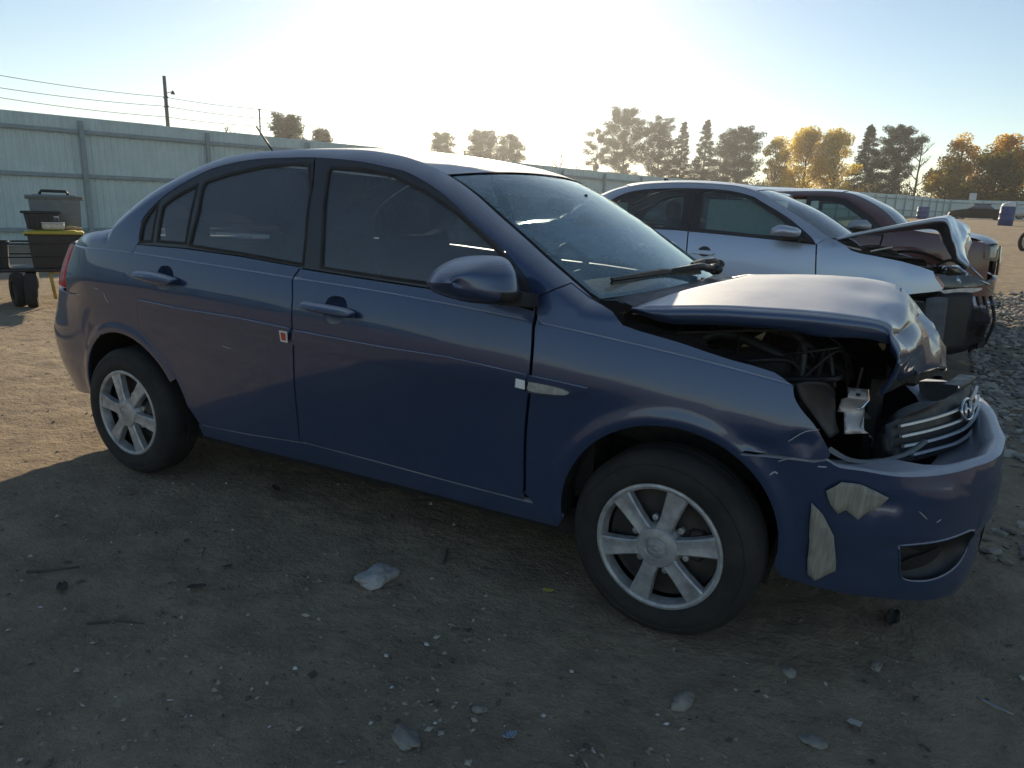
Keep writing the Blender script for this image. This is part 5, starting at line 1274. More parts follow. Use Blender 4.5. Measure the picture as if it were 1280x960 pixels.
# tail end
jt=[(-1.86,.79),(-1.81,1.0),(-1.9,1.02),(JB.smin,1.06)];jb=[(-1.66,.40),(-1.64,.30),(-1.9,.27),(JB.smin,.26)]
poly=jb[::-1]+[(-1.72,.78),(-1.80,.80)]+jt[1:];poly=[(2*JB.smin-s,z) for s,z in poly]
pp=[(-1.73,.78),(-1.86,.80),(-1.81,1.0),(-1.9,1.02),(JB.smin,1.06)]+[(2*JB.smin-s,z) for s,z in [(-1.9,1.02),(-1.81,1.0),(-1.86,.80),(-1.73,.78),(-1.67,.40),(-1.64,.30),(-1.9,.27)]]+[(JB.smin,.26),(-1.9,.27),(-1.64,.30),(-1.67,.40)]
skin(JB,'rear_bumper',pp,PSILV,JC,(),.08,0,.02,0,-1)
loft('boot_lid',[[(-1.60,-.66,1.075),(-1.68,-.3,1.10),(-1.70,0,1.105),(-1.68,.3,1.10),(-1.60,.66,1.075)],[(-1.85,-.68,1.05),(-1.95,-.3,1.08),(-1.98,0,1.085),(-1.95,.3,1.08),(-1.85,.68,1.05)],[(-2.02,-.60,1.0),(-2.16,-.3,1.03),(-2.20,0,1.035),(-2.16,.3,1.03),(-2.02,.60,1.0)]],PSILV,JC,True,sub=3)
# cabin
MB().box((-.2,0,.32),(2.2,1.5,.06)).box((-.1,0,.26),(3.4,1.3,.1)).box((1.35,0,.40),(.9,.8,.2)).obj('underbody',DARK,JC)
MB().box((.98,0,.68),(.05,1.42,.62)).box((.80,0,.96),(.38,1.36,.10),None,.04).obj('dashboard',SEAT,JC,True)
for y in(-.38,.38):
    MB().box((.0,y,.52),(.5,.5,.16),None,.06).box((-.34,y,.86),(.16,.5,.62),None,.06,Matrix.Rotation(R(-14),3,'Y')).box((-.44,y,1.23),(.10,.26,.18),None,.05).obj('seat',SEAT,JC,True)
MB().box((-1.0,0,.55),(.55,1.3,.18),None,.05).box((-1.28,0,.86),(.16,1.3,.55),None,.05,Matrix.Rotation(R(-20),3,'Y')).obj('rear_seat',SEAT,JC,True)
# white curtain airbags hanging at the windows
CURT=simple('airbag_cloth',(.72,.80,.76),.85,var=.1,scale=20)
for S_ in(-1,):
    thicken(loft('curtain_airbag',[[(x,S_*(.60-.008*math.sin(x*9)+.25*(1.35-z_)),z_) for x in[-.06+.05*i for i in range(14)]] for z_ in(1.33,1.25,1.12,1.02)],CURT,JC,True,sub=2),.02)
thicken(loft('curtain_airbag',[[(x,-.63-.22*(1.28-z_),z_) for x in(-.98,-.93,-.88,-.80)] for z_ in(1.28,1.18,1.08)],CURT,JC,True),.02)
# door mirror
P=crv([(.531,1.109),(.588,1.143),(.657,1.14),(.753,1.112),(.738,1.058),(.60,1.058),(.538,1.066),(.531,1.109)],3)[:-1]
def jmir(S_):
    rws=[[(.64+(x-.64)*f_,S_*y,1.10+(z_-1.10)*f_) for x,z_ in P+[P[0]]] for f_,y in((.9,.93),(1,.95),(1,1.0),(.9,1.05),(.65,1.075),(.3,1.085),(.02,1.086))]
    o=loft('side_mirror',rws,PSILV,JC,True,flip=S_<0)
    MB().box((.68,S_*.93,1.045),(.16,.12,.05),None,.02).obj('lower_shell',PLAS,o,True)
    MB().prism([(.70,S_*.855,1.03),(.86,S_*.85,1.01),(.72,S_*.80,1.12)],(0,S_*.01,0)).obj('mirror_triangle',PLAS,o)
jmir(-1);jmir(1)
# engine bay
je=empty('engine_bay',None,None);je.parent=JC
MB().box((1.55,0,.62),(.5,.7,.34),None,.06).box((1.50,.05,.86),(.4,.45,.08),None,.03).obj('engine_block',DARK,je,True)
MB().box((1.60,-.48,.76),(.28,.2,.2),None,.02).obj('battery',PLAS,je)
MB().box((1.92,0,.60),(.06,1.15,.45),None,.01).obj('radiator',DARK,je)
crumple(MB().box((2.05,0,.52),(.09,1.15,.11)).obj('crash_bar',STEEL,je),.05,4)
for k,P_ in enumerate([[(1.15,-.6,.98),(1.3,-.55,1.0),(1.45,-.58,.96)],[(1.2,-.5,.99),(1.38,-.58,.97),(1.46,-.62,.95)],[(1.4,-.3,.95),(1.6,-.4,.97),(1.8,-.36,.90)],[(1.75,-.5,.88),(1.85,-.4,.92),(1.95,-.45,.86)]]): MB().tube(_cr(P_,5),.012,6).obj('hose',ENG if k<2 else PLAS,je,True)
MB().box((1.05,-.64,1.0),(.3,.02,.012),None,0,Matrix.Rotation(R(12),3,'Y')).box((1.34,-.62,.985),(.16,.02,.012),None,0,Matrix.Rotation(R(-16),3,'Y')).obj('hinge_arm',STEEL,je)
# dark liner and hanging splash shield where the bumper is missing
thicken(loft('splash_shield',[[(1.80,-.80,.68),(1.9,-.76,.70),(2.0,-.70,.70)],[(1.78,-.82,.50),(1.9,-.78,.5),(2.02,-.70,.50)],[(1.76,-.80,.24),(1.88,-.80,.22),(2.03,-.68,.25)]],PLAS,JC,True,sub=3),.01)
thicken(loft('loose_liner',[[(1.70,-.83,.64),(1.76,-.84,.66),(1.84,-.83,.66)],[(1.71,-.85,.45),(1.78,-.86,.44),(1.85,-.84,.46)],[(1.73,-.84,.20),(1.79,-.86,.18),(1.86,-.83,.20)]],simple('grey_felt_liner',(.12,.125,.13),.8),JC,True,sub=3),.008)
crumple(MB().box((1.98,-.1,.42),(.26,1.15,.30)).obj('lower_crash_structure',DARK,JC),.09,6)
crumple(MB().box((2.10,-.25,.40),(.05,.8,.26)).obj('bent_condenser',ENG,JC),.07,5)
for k in range(6): MB().tube(_cr([(1.9+.05*k,-.72+.06*k,.66),(1.95+.05*k,-.74+.05*k,.48),(1.92+.05*k,-.70+.05*k,.22+.03*(k%3))],4),.012,6).obj('hanging_wire',PLAS,JC,True)
# bonnet, tented upwards with a crushed nose
hr=[[(1.002,-.725,1.06),(1.20,-.725,1.122),(1.514,-.725,1.200),(1.705,-.725,1.240),(1.765,-.715,1.205),(1.83,-.70,1.07),(1.893,-.69,.955),(1.936,-.68,.906)],
 [(1.03,-.35,1.075),(1.22,-.35,1.125),(1.52,-.35,1.206),(1.75,-.35,1.262),(1.81,-.35,1.238),(1.90,-.35,1.14),(1.935,-.35,1.06),(1.96,-.35,.90)],
 [(1.08,0,1.08),(1.24,0,1.120),(1.53,0,1.200),(1.77,0,1.256),(1.84,0,1.236),(1.935,0,1.194),(1.968,0,1.10),(1.995,0,.895)],
 [(1.03,.35,1.07),(1.22,.35,1.105),(1.52,.35,1.17),(1.74,.35,1.22),(1.82,.35,1.19),(1.93,.35,1.14),(1.96,.35,1.02),(1.98,.35,.88)],
 [(1.0,.725,1.05),(1.2,.725,1.07),(1.5,.725,1.12),(1.70,.725,1.15),(1.78,.715,1.12),(1.85,.70,1.02),(1.90,.69,.94),(1.93,.68,.88)]]
rws=[_cr(r,4) for r in hr];rws=[_cr(c,5) for c in zip(*rws)]
for i,r in enumerate(rws):
    for j,p in enumerate(r):
        k=smooth((p[0]-1.72)/.12)*.028;rws[i][j]=(p[0]+k*noise.noise(Vector((p[0]*9,p[1]*7,p[2]*9))),p[1],p[2]+k*noise.noise(Vector((p[0]*11,p[1]*9,p[2]*8+5))))
V=[p for r in rws for p in r];n=len(rws[0]);F=[(i*n+j,(i+1)*n+j,(i+1)*n+j+1,i*n+j+1) for i in range(len(rws)-1) for j in range(n-1)]
b0=len(V)
for r in rws:
    x,y,z=r[0];V+=[(x,y,z),(x,y-.005,z-.006),(x-.003*(z<1.2),y-.005,z-.028),(x,y+.02,z-.031)]
F+=[(b0+i*4+j,b0+i*4+j+1,b0+(i+1)*4+j+1,b0+(i+1)*4+j) for i in range(len(rws)-1) for j in range(3)]
h=mesh('bonnet',V,F,PSILV,JC,True);thicken(h,.006)
for P_,r_ in(([(1.968,-.425,.893),(2.082,-.425,.788)],.008),([(2.046,-.425,.785),(2.131,-.425,.749)],.010),([(2.118,-.425,.729),(2.231,-.425,.623),(2.22,-.43,.57)],.006)): MB().tube(P_,r_,6).obj('bent_trim_strip',CHROME if r_>.006 else BEIGE,JC,True)
MB().box((2.17,-.42,.60),(.12,.10,.05),None,.02,Matrix.Rotation(R(20),3,'Z')).obj('broken_lamp',LENS,JC,True)
MB().tube([(-.62,0,1.49),(-.66,0,1.53)],[.03,.012],8).obj('aerial',PLAS,JC,True)

# ================================================================ maroon utility vehicle behind it
SO=(.68,6.95,.13)
SB=Body(rail=[(-2.02,1.10),(-1.95,1.30),(-1.8,1.44),(-1.5,1.47),(-1.0,1.47),(-.4,1.437),(.236,1.451),(.45,1.449),(.60,1.432),(.75,1.375),(.95,1.26),(1.133,1.09)],**SUV)
SC=empty('utility_vehicle','maroon utility vehicle with an open front door, behind the silver sedan','car',SO)
def spart(nm,poly,mat,par,h=.12,off=0,thick=.012,gap=.0015,S_=-1,holes=()): return skin(SB,nm,poly,mat,par,holes,h,off,thick,gap,S_,())
sR,sF,sr=(-1.35,.36),(1.33,.36),.385
srail=[q for q in crv(SB.rail.T,1)]
sst=[(-1.95,1.05),(-1.93,1.25),(-1.82,1.38),(-1.5,1.405),(-.4,1.385),(.236,1.395),(.42,1.392),(.55,1.375),(.66,1.31),(.86,1.18),(.98,1.06)]
sq=srail+[(1.13,1.06),(.985,1.05)]+sst[::-1]+[(-1.9,.98),(-1.1,.98),(-1.02,.62)]+arc(*sR,sr,48,170,14)+[(-2.02,.50),(-2.10,.9)]
sfen=[(.90,.32),(.93,.55),(.985,.98),(.99,1.045),(1.135,1.07),(1.4,1.035),(1.7,1.0),(1.95,.965),(2.05,.93),(2.06,.55),(1.80,.50)]+arc(*sF,sr,20,186,16)
rdl=[(-.72,.62),(-.80,.98),(.14,.98),(.15,.34),(-.62,.34)]
swin=[(.20,1.06),(.20,1.34),(.25,1.345),(.40,1.342),(.50,1.325),(.60,1.265),(.78,1.145),(.83,1.06)]
swr=[(-1.0,1.06),(-1.0,1.335),(-.30,1.335),(-.28,1.06)];swq=[(-1.82,1.06),(-1.80,1.30),(-1.74,1.345),(-1.1,1.35),(-1.1,1.06)]
for S_ in(-1,1):
    spart('quarter_panel',sq,PMAR,SC,S_=S_,gap=0)
    spart('front_fender',sfen,PMAR,SC,S_=S_)
    spart('door_opening_panel',[(-1.02,.62),(-1.1,.98),(-.81,.98),(-.73,.62),(-.63,.34),(-.93,.34)],PMAR,SC,S_=S_)
    fr_s=spart('window_frame',[(-1.92,.985),(-.83,.985),(-.83,1.385),(-.9,1.388),(-1.5,1.402),(-1.81,1.376),(-1.925,1.245)],TRIM,SC,.12,-.003,.012,0,S_,[swr,swq])
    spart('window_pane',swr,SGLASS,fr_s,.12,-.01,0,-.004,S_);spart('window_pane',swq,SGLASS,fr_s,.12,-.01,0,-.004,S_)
    d=spart('front_door',[(.16,.34),(.15,.985),(.975,.985),(.92,.55),(.89,.34)],PMAR,SC,S_=S_)
    spart('window_frame',[(.15,.985),(.15,1.39),(.236,1.392),(.42,1.389),(.55,1.372),(.66,1.308),(.86,1.178),(.975,1.06),(.98,.985)],TRIM,d,.12,-.003,.012,0,S_,[swin]);spart('window_pane',swin,JGLASS,d,.12,-.01,0,-.004,S_)
    if S_>0: spart('rear_door',rdl,PMAR,SC,S_=S_)
    spart('headlight',[(1.98,.80),(1.96,.93),(2.10,.945),(2.30,.93),(2.34,.80),(2.15,.77)],LENS,SC,.06,.006,.06,0,S_)
    spart('headlight_reflector',[(2.0,.81),(1.99,.92),(2.29,.92),(2.31,.81)],REFL,SC,.06,-.02,0,0,S_)
    spart('sill',[(-.95,.35),(-.93,.26),(.93,.26),(.93,.36)],PMAR,SC,.12,-.01,.04,0,S_)
    for (cx,cz) in(sR,sF):
        ar=arc(cx,cz,sr+.004,-6,186,18);rws=[[(SB.S(s,z)[0],SB.S(s,max(z,.28))[1]+dp,z) for s,z in ar] for dp in(.012,.22,.36)]+[[(cx,-.5,cz)]*len(ar)]
        if S_>0: rws=[[(x,-y,z) for x,y,z in q] for q in rws]
        loft('wheel_arch_liner',rws,DARK,SC,True)
    for cx,_z in(sR,sF): simple_wheel(SC,cx,S_*.78,.355,S_,ALUM,.22,6,.30)
# the near rear door stands open: hinged at its front edge
dh=empty('rear_door',None,None,(.14,-.88,0),R(88));dh.parent=SC
def sd_(s,z,off=0.):
    p=SB.S(s,z,off);return (p[0]-.14,p[1]+.88,z)
skin(SB,'door_skin',rdl,PMAR,dh,(),.12,0,.06,0,-1,(),fn=lambda s,z:sd_(s,z))
skin(SB,'door_lining',rdl,SEAT,dh,(),.15,0,0,0,-1,(),fn=lambda s,z:tuple(Vector(sd_(s,z))+Vector((0,.062,0))))
wf=[(-.80,.985),(-.77,1.39),(.10,1.395),(.14,.985)];wg=[(-.74,1.06),(-.71,1.335),(.05,1.338),(.07,1.06)]
skin(SB,'window_frame',wf,PWHT,dh,[wg],.12,0,.045,0,-1,(),fn=lambda s,z:sd_(s,z))
skin(SB,'window_pane',wg,JGLASS,dh,(),.12,0,0,0,-1,(),fn=lambda s,z:sd_(s,z,-.015))
P=[(.62,1.05),(.62,1.10),(.68,1.15),(.80,1.15),(.86,1.10),(.86,1.05)]
for S_ in(-1,1):
    rws=[[(.74+(x-.74)*f_,S_*y,1.09+(z_-1.09)*f_) for x,z_ in P+[P[0]]] for f_,y in((.9,.93),(1,.96),(1,1.04),(.8,1.09),(.02,1.10))]
    loft('side_mirror',rws,PWHT,SC,True,flip=S_<0)
scross=make_cross(lambda s:Vector(SB.S(s,SB.rail(s)-.0015)),Curve([(-2.0,-2.12),(-1.8,-1.86),(-1.5,-1.52),(0,.02),(.45,.50),(.60,.70),(.75,.88),(.95,1.10),(1.133,1.28)]),Curve([(-2.0,1.14),(-1.8,1.47),(-1.5,1.515),(0,1.50),(.45,1.488),(.60,1.455),(.75,1.38),(.95,1.26),(1.133,1.095)]))
loft('roof_panel',[scross(s) for s in fr_(-1.8,.50,16)],PWHT,SC,True,flip=True)  # near-white colour paints the sky highlight onto a maroon roof
ws=loft('windscreen',[scross(s,13,.02,-.005) for s in fr_(.51,1.125,10)],JGLASS,SC,True,flip=True)
V,F=band([scross(s,33,0,-.010) for s in fr_(.505,1.13,20)],1);mesh('screen_border',V,F,TRIM,ws,True)
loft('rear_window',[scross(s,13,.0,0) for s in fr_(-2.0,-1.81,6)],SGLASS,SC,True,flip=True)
loft('bonnet',[[(1.14,-.80,1.06),(1.25,-.4,1.10),(1.28,0,1.11),(1.25,.4,1.10),(1.14,.80,1.06)],[(1.5,-.82,1.045),(1.55,-.4,1.085),(1.56,0,1.09),(1.55,.4,1.085),(1.5,.82,1.045)],[(1.85,-.79,1.0),(1.95,-.4,1.03),(1.97,0,1.035),(1.95,.4,1.03),(1.85,.79,1.0)],[(1.95,-.72,.94),(2.09,-.4,.96),(2.11,0,.96),(2.09,.4,.96),(1.95,.72,.94)]],PMAR,SC,True,sub=4)
sbmp=[(2.06,.92),(1.95,.72),(1.80,.50),(1.72,.44),(1.74,.28),(2.2,.25),(SB.smax,.25)]
pp=[(1.80,.50),(1.74,.44),(1.75,.28),(2.2,.25),(SB.smax,.25)]+[(2*SB.smax-s,z) for s,z in((2.2,.25),(1.75,.28),(1.74,.44),(1.80,.50),(2.06,.55),(2.35,.60))]+[(SB.smax,.60),(2.35,.60),(2.06,.55)]
skin(SB,'front_bumper',pp,PMAR,SC,(),.08,.02,.05,0,-1)
gp_=[(2.35,.62),(SB.smax,.62),(2*SB.smax-2.35,.62),(2*SB.smax-2.35,.93),(SB.smax,.95),(2.35,.93)]
g_=skin(SB,'grille',gp_,PLAS,SC,(),.1,-.01,.03,0,-1)
for z_ in(.68,.76,.84): MB().tube([SB.S(s,z_,.015) for s in[2.37+i*(2*(SB.smax-2.37))/12 for i in range(13)]],.018,6).obj('grille_bar',CHROME,g_)
for s_,o_ in((2.36,.01),): MB().tube([SB.S(s_,z_,.012) for z_ in(.62,.75,.93)],.016,6).obj('grille_surround',CHROME,g_)
pp=[(-2.02,.50),(-2.10,.9),(-2.0,1.10),(SB.smin,1.12)]+[(2*SB.smin-s,z) for s,z in((-2.0,1.10),(-2.10,.9),(-2.02,.50),(-1.75,.45),(-1.75,.30))]+[(SB.smin,.28),(-1.75,.30),(-1.75,.45)]
skin(SB,'tailgate',pp,PMAR,SC,(),.12,0,.02,0,-1)
MB().box((-.3,0,.42),(3.0,1.5,.1)).box((1.4,0,.62),(.9,1.0,.5)).box((.98,0,.75),(.06,1.5,.6)).obj('underbody',DARK,SC)
MB().box((.80,0,.98),(.4,1.4,.12),None,.05).obj('dashboard',SEAT,SC,True)
for y in(-.4,.4): MB().box((0,y,.66),(.5,.5,.16),None,.06).box((-.32,y,1.0),(.16,.5,.6),None,.06,Matrix.Rotation(R(-12),3,'Y')).box((-.40,y,1.33),(.10,.26,.16),None,.05).obj('seat',SEAT,SC,True)
MB().box((-1.1,0,.9),(.2,1.3,.6),None,.06).obj('rear_seat',SEAT,SC,True)

# ================================================================ far vehicles and yard things
def low_car(name,label,cat,x,y,rz,prof_body,prof_cab,W,mat,wh,wx,glassmat=SGLASS,lamps=True,z=None):
    """distant car from two side profiles: body and glasshouse, with rounded shoulders"""
    c=empty(name,label,cat,(x,y,(terr(x,y) if z is None else z)),rz)
    def hull(nm,P,w0,ins,m_,par):
        P=crv(P+[P[0]],3)[:-1];cx=sum(p[0] for p in P)/len(P);cz=sum(p[1] for p in P)/len(P);rows=[]
        for f_,y_ in((.02,-w0),(.90,-w0),(.97,-w0*.985),(1.0,-w0*.94),(1.0,w0*.94),(.97,w0*.985),(.90,w0),(.02,w0)):
            rows.append([(cx+(a_-cx)*f_,y_-math.copysign(ins*max(0,(b_-cz)),y_),cz+(b_-cz)*f_) for a_,b_ in P+[P[0]]])
        return loft(nm,rows,m_,par,True)
    hull('body',prof_body,W,.06,mat,c)
    g_=hull('glasshouse',prof_cab,W*.90,.28,glassmat,c)
    zt=max(p[1] for p in prof_cab);xs=[p[0] for p in prof_cab if p[1]>zt-.12]
    MB().box(((min(xs)+max(xs))/2,0,zt+.005),(max(xs)-min(xs)+.25,W*1.45,.05),None,.02).obj('roof',mat,c,True)
    for k in wx:
        for S_ in(-1,1): simple_wheel(c,k,S_*(W-.10),wh,S_,ALUM,.2,5)
    L=max(p[0] for p in prof_body);Lm=min(p[0] for p in prof_body)
    for S_ in(-1,1):
        MB().box((L-.10,S_*W*.68,.66),(.16,.36,.12),None,.04).obj('headlight',LENS,c,True)
        MB().box((Lm+.06,S_*W*.72,.72),(.12,.34,.14),None,.04).obj('tail_light',RLENS,c,True)
        MB().box((.62,S_*(W+.08),.98),(.12,.16,.11),None,.04).obj('side_mirror',mat,c,True)
    return c
bodyP=[(-2.2,.35),(-2.25,.65),(-2.15,.86),(-1.6,.92),(-.6,.93),(.8,.92),(1.7,.80),(2.1,.66),(2.2,.45),(2.1,.28),(1.0,.22),(-1.0,.22),(-2.0,.26)]
cabP=[(-1.35,.90),(-.85,1.28),(-.5,1.36),(.05,1.36),(.35,1.28),(.85,.92),(.3,.90),(-.6,.90)]
low_car('parked_car','black low coupe parked side on before the far fence','car',7.95,67.3,math.pi,bodyP,[(-.95,.90),(-.55,1.22),(-.35,1.30),(.25,1.30),(.45,1.24),(.95,.92),(.3,.90),(-.6,.90)],.88,simple('black_car_lacquer',(.008,.008,.009),.55,spec=.2),.31,(-1.32,1.35),z=1.60)
low_car('parked_car','white sedan with a sun glint behind the blue barrel at the right edge','car',12.3,69.5,R(175),bodyP,cabP,.88,PWHT,.31,(-1.32,1.35),z=1.85)
BARM=simple('blue_barrel_plastic',(.025,.055,.20),.45,var=.2)
def barrel(x,y,z,r,h,label):
    b=empty('barrel',label,'barrel',(x,y,z),0,'blue plastic barrels in the yard')
    M=Matrix.Rotation(R(-90),4,'X')
    mb=MB();prof=[(r*.92,0),(r,.03),(r,h*.30),(r*1.03,h*.32),(r*1.03,h*.35),(r,h*.37),(r,h*.63),(r*1.03,h*.65),(r*1.03,h*.68),(r,h*.70),(r,h*.93),(r*.95,h)]
    V=[];F=[];n=20
    for q,hh in prof:
        for j in range(n): V.append((q*math.cos(6.2832*j/n),q*math.sin(6.2832*j/n),hh))
    for k in range(len(prof)-1):
        for j in range(n): F.append((k*n+j,k*n+(j+1)%n,(k+1)*n+(j+1)%n,(k+1)*n+j))
    mesh('drum',V,F,BARM,b,True)
    mesh('rim',*(lambda t_:(t_.V,t_.F))(MB().tube([(r*.95*math.cos(6.2832*j/20),r*.95*math.sin(6.2832*j/20),h) for j in range(21)],.018,6)),BARM,b,True)
    return b
b=barrel(7.22,44.93,1.28,.36,1.0,'blue barrel topped by a pale bag, near the far black and white cars')
tag(MB().ball((0,0,0),(.34,.3,.20)).ball((.12,.05,.10),(.22,.2,.16)).obj('trash_bag',WHITEM,None,True),'white crumpled bag heaped on top of the blue barrel','bag').location=(7.22,44.93,2.33)
barrel(3.6,57.5,1.43,.40,.95,'blue barrel half hidden behind the lifted silver bonnet')
s_=empty('sign','small white square sign on a thin post above the far fence','sign',(9.0,89.5,1.9),0)
MB().tube([(0,0,0),(0,0,2.6)],.04,6).obj('post',FENP,s_);MB().box((0,-.05,2.30),(.66,.03,.70),None,.005).obj('board',WHITEM,s_)
# wrecked motorcycle at the right edge
mc=empty('motorcycle','wrecked black motorcycle with a red tail cut by the right edge','motorcycle',(5.80,21.2,.60),R(18))
for x in(-.68,.70):
    w_=MB();r_=.30
    w_.tube([(x+r_*math.cos(6.2832*j/28),0,r_+r_*math.sin(6.2832*j/28)-.02) for j in range(29)],.05,8);w_.obj('tyre',RUB,mc,True)
    w_=MB().tube([(x+.22*math.cos(6.2832*j/24),0,.28+.22*math.sin(6.2832*j/24)) for j in range(25)],.018,6)
    for j in range(6): w_.tube([(x,0,.28),(x+.22*math.cos(1.047*j),0,.28+.22*math.sin(1.047*j))],.012,5)
    w_.obj('rim',ALUM,mc,True)
MB().box((.02,0,.42),(.42,.28,.34),None,.08).obj('engine_block',ENG,mc,True)
MB().ball((.18,0,.82),(.30,.17,.15)).obj('fuel_tank',PLAS,mc,True)
MB().box((-.35,0,.80),(.60,.24,.09),None,.04,Matrix.Rotation(R(8),3,'Y')).obj('saddle',PLAS,mc,True)
MB().box((-.75,0,.86),(.30,.20,.10),None,.04,Matrix.Rotation(R(18),3,'Y')).obj('tail_fairing',simple('red_fairing',(.42,.02,.02),.3,coat=.6),mc,True)
f_=MB()
for S_ in(-1,1): f_.tube([(.70,S_*.10,.28),(.42,S_*.09,.92)],.024,8);f_.tube([(-.68,S_*.10,.28),(-.05,S_*.09,.40)],.022,6)
f_.tube([(.40,-.34,1.02),(.44,-.12,.98),(.44,.12,.98),(.40,.34,1.02)],.014,6);f_.obj('fork_and_bars',CHROME,mc,True)
MB().ball((.56,0,.90),(.10,.12,.11)).obj('headlight',LENS,mc,True)

# ================================================================ utility cart with totes
RZ=R(60);KS=.80
cart=empty('utility_cart','black metal utility cart with fat wheels left of the blue sedan','cart',(-6.85,1.98,0),RZ);cart.scale=(KS,KS,KS)
CM=simple('black_cart_steel',(.02,.02,.022),.45,var=.3)
fr0=MB().box((-.10,0,.50),(1.50,.70,.05),None,.01)
for x in(-.84,.64):
    for y in(-.34,.34): fr0.tube([(x,y,.48),(x,y,.86)],.016,6)
for y in(-.34,.34): fr0.tube([(-.84,y,.86),(.64,y,.86)],.014,6);fr0.tube([(-.84,y,.68),(.64,y,.68)],.010,6)
fr0.obj('bed_frame',CM,cart,True)
MB().tube([(.10,-.30,.48),(.10,-.36,.42),(.13,-.37,.10)],.022,8).tube([(.10,-.30,.47),(.38,-.30,.47)],.02,8).obj('prop_leg',simple('yellow_painted_tube',(.50,.34,.07),.5),cart,True)
MB().tube([(-.84,-.34,.86),(-1.0,-.36,1.0),(-1.12,-.34,1.06)],.015,8).tube([(-.84,-.30,.70),(-.90,-.40,.62),(-.86,-.44,.52)],.018,8).obj('handle',CHROME,cart,True)
for x,y,a in((-.14,-.44,.0),(-.30,-.30,.25),(-.14,.42,.0),(-.9,.42,0)):
    w=empty('wheel',None,None,(x,y,.235),R(88)+a);w.parent=cart
    MB().lathe([(.12,-.06),(.19,-.075),(.225,-.06),(.238,0),(.225,.06),(.19,.075),(.12,.06)],28).obj('tyre',RUB,w,True,40)
    MB().lathe([(.12,.05),(.10,.055),(.04,.03),(.001,.05)],20).lathe([(.12,-.05),(.04,-.03),(.001,-.05)],20).obj('rim',CM,w,True)
def place(dx,dy): 
    c,s=math.cos(RZ),math.sin(RZ);dx*=KS;dy*=KS;return (-6.85+dx*c-dy*s,1.98+dx*s+dy*c)
def tote(x,y,z,L,W,H,tp,m_,name,label,cat,lid=None,rimw=.03):
    px,py=place(x,y);o=empty(name,label,cat,(px,py,z*KS),RZ);o.scale=(KS,KS,KS)
    P=lambda l,w,zz:[(-l,-w,zz),(l,-w,zz),(l,w,zz),(-l,w,zz)]
    l,w=L/2,W/2;V=P(l*tp,w*tp,0)+P(l,w,H)+P(l-.012,w-.012,H)+P(l*tp-.012,w*tp-.012,.015)
    F=[(3,2,1,0)]+[(a_,(a_+1)%4,(a_+1)%4+4,a_+4) for a_ in range(4)]+[(a_+4,(a_+1)%4+4,(a_+1)%4+8,a_+8) for a_ in range(4)]+[(a_+8,(a_+1)%4+8,(a_+1)%4+12,a_+12) for a_ in range(4)]+[(12,13,14,15)]
    mesh('tub',V,F,m_,o)
    q=MB()
    for k in range(7):
        xx=-l*.8+l*1.6*k/6;q.box((xx,-w*(tp+1)/2-.003,H*.5),(.035,.012,H*.8))
    q.obj('rib',m_,o)
    MB().box((0,-w,H-.01),(L+2*rimw,.03,.03),None,.008).box((0,w,H-.01),(L+2*rimw,.03,.03),None,.008).box((-l,0,H-.012),(.03,W+.02,.026),None,.008).box((l,0,H-.012),(.03,W+.02,.026),None,.008).obj('rim',m_,o,True)
    if lid:
        MB().box((0,0,H+.018),(L+.08,W+.07,.035),None,.012).box((0,0,H+.036),(L-.10,W-.10,.02),None,.008).obj('lid',lid,o,True)
    return o
TOTB=simple('black_tote_plastic',(.022,.022,.023),.5,var=.2);TOTG=simple('grey_tote_plastic',(.17,.195,.205),.45,var=.12)
YEL=simple('yellow_lid_plastic',(.50,.40,.05),.5,var=.15)
t1=tote(.20,-.12,.535,.64,.44,.46,.90,TOTB,'storage_tote','black storage tote with a yellow lid on the cart','tote',YEL)
t2=tote(.25,.42,.535,.64,.46,.95,.86,TOTG,'storage_bin','tall grey lidded bin standing behind the black tote on the cart','bin',TOTG,.04)
MB().tube([(-.18,-.1,.995),(-.15,-.1,1.045),(.15,-.1,1.045),(.18,-.1,.995)],.022,8).obj('handle',TOTB,t2,True)
t3=tote(.07,-.06,1.055,.42,.30,.24,.84,TOTB,'storage_tub','open black tub standing on the yellow lid','tub',None,.03)
px,py=place(.20,-.22)
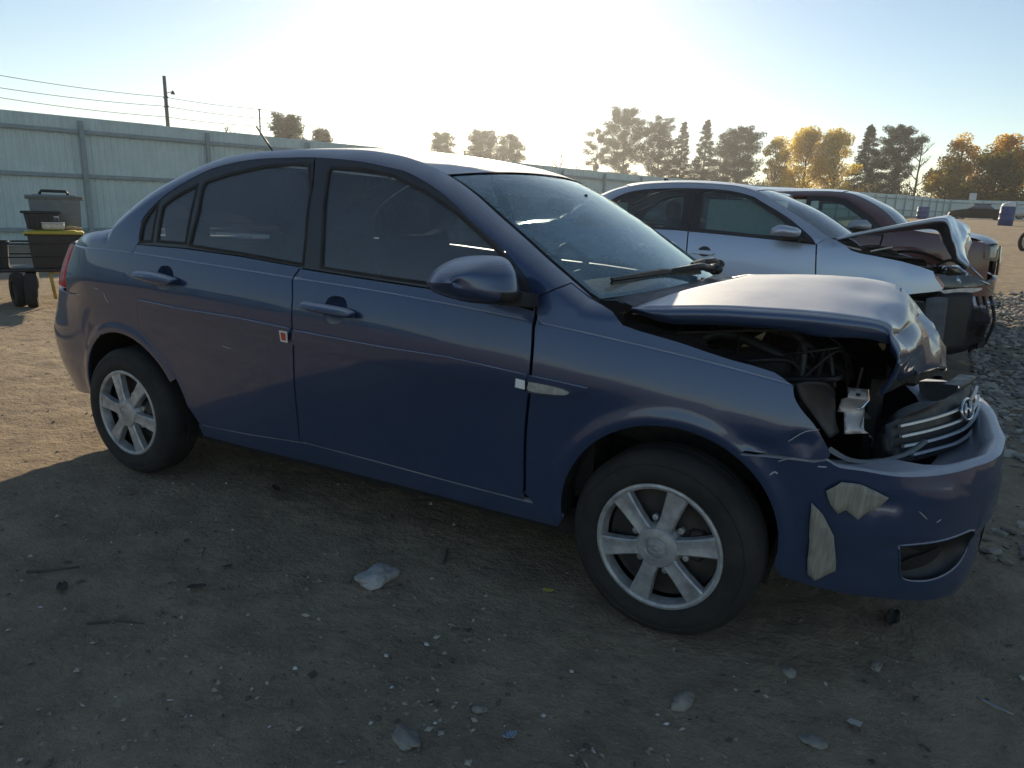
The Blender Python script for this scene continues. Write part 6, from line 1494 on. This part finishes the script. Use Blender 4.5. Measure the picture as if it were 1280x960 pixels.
c_=empty('plastic_container','pale cream plastic container on the yellow lid in front of the black tub','container',(px,py,1.055*KS),RZ);c_.scale=(KS,)*3;MB().box((0,0,.045),(.27,.14,.09),None,.02).obj('tub',simple('cream_plastic',(.62,.56,.45),.5),c_,True);MB().box((0,0,.094),(.285,.155,.014),None,.006).obj('lid',WHITEM,c_,True)
px,py=place(.24,-.22)
j_=empty('glass_jar','small clear jar standing on the cream container','jar',(px,py,1.157*KS),0);j_.scale=(KS,)*3
def vl(prof,n=16):
    V=[];F=[]
    for q,hh in prof:
        for j in range(n): V.append((q*math.cos(6.2832*j/n),q*math.sin(6.2832*j/n),hh))
    for k in range(len(prof)-1):
        for j in range(n): F.append((k*n+j,k*n+(j+1)%n,(k+1)*n+(j+1)%n,(k+1)*n+j))
    return V,F
mesh('body',*vl([(.001,0),(.038,.002),(.040,.05),(.030,.062),(.030,.07)]),LENS,j_,True);mesh('cap',*vl([(.033,.066),(.033,.085),(.001,.086)]),STEEL,j_,True)
px,py=place(.42,-.20)
o=empty('glove','crumpled tan work glove on the right end of the yellow lid','glove',(px,py,1.06*KS),RZ+.3);o.scale=(KS,)*3
MB().ball((0,0,.02),(.09,.05,.026)).ball((.07,.03,.018),(.04,.016,.014)).ball((.08,0,.018),(.045,.015,.014)).ball((.07,-.03,.018),(.04,.015,.013)).ball((-.01,.06,.03),(.03,.018,.02)).obj('leather',simple('tan_leather',(.42,.30,.18),.8,var=.2),o,True)
px,py=place(-.62,0)
t4=tote(-.58,0,.535,.42,.46,.34,.92,TOTB,'storage_tote','lidless black tote at the left end of the cart','tote',None)

# ================================================================ air
HZ,t,b=nmat('haze_air');t.nodes.clear()
o_=nd(t,'OutputMaterial');v_=nd(t,'VolumePrincipled');v_.inputs['Color'].default_value=(.93,.95,1,1);v_.inputs['Density'].default_value=.0005;v_.inputs['Anisotropy'].default_value=.72
lk(t,v_.outputs[0],o_.inputs['Volume'])
hz=MB().box((0,30,10),(1860,1860,25.6)).obj('haze',HZ);hz['kind']='stuff'
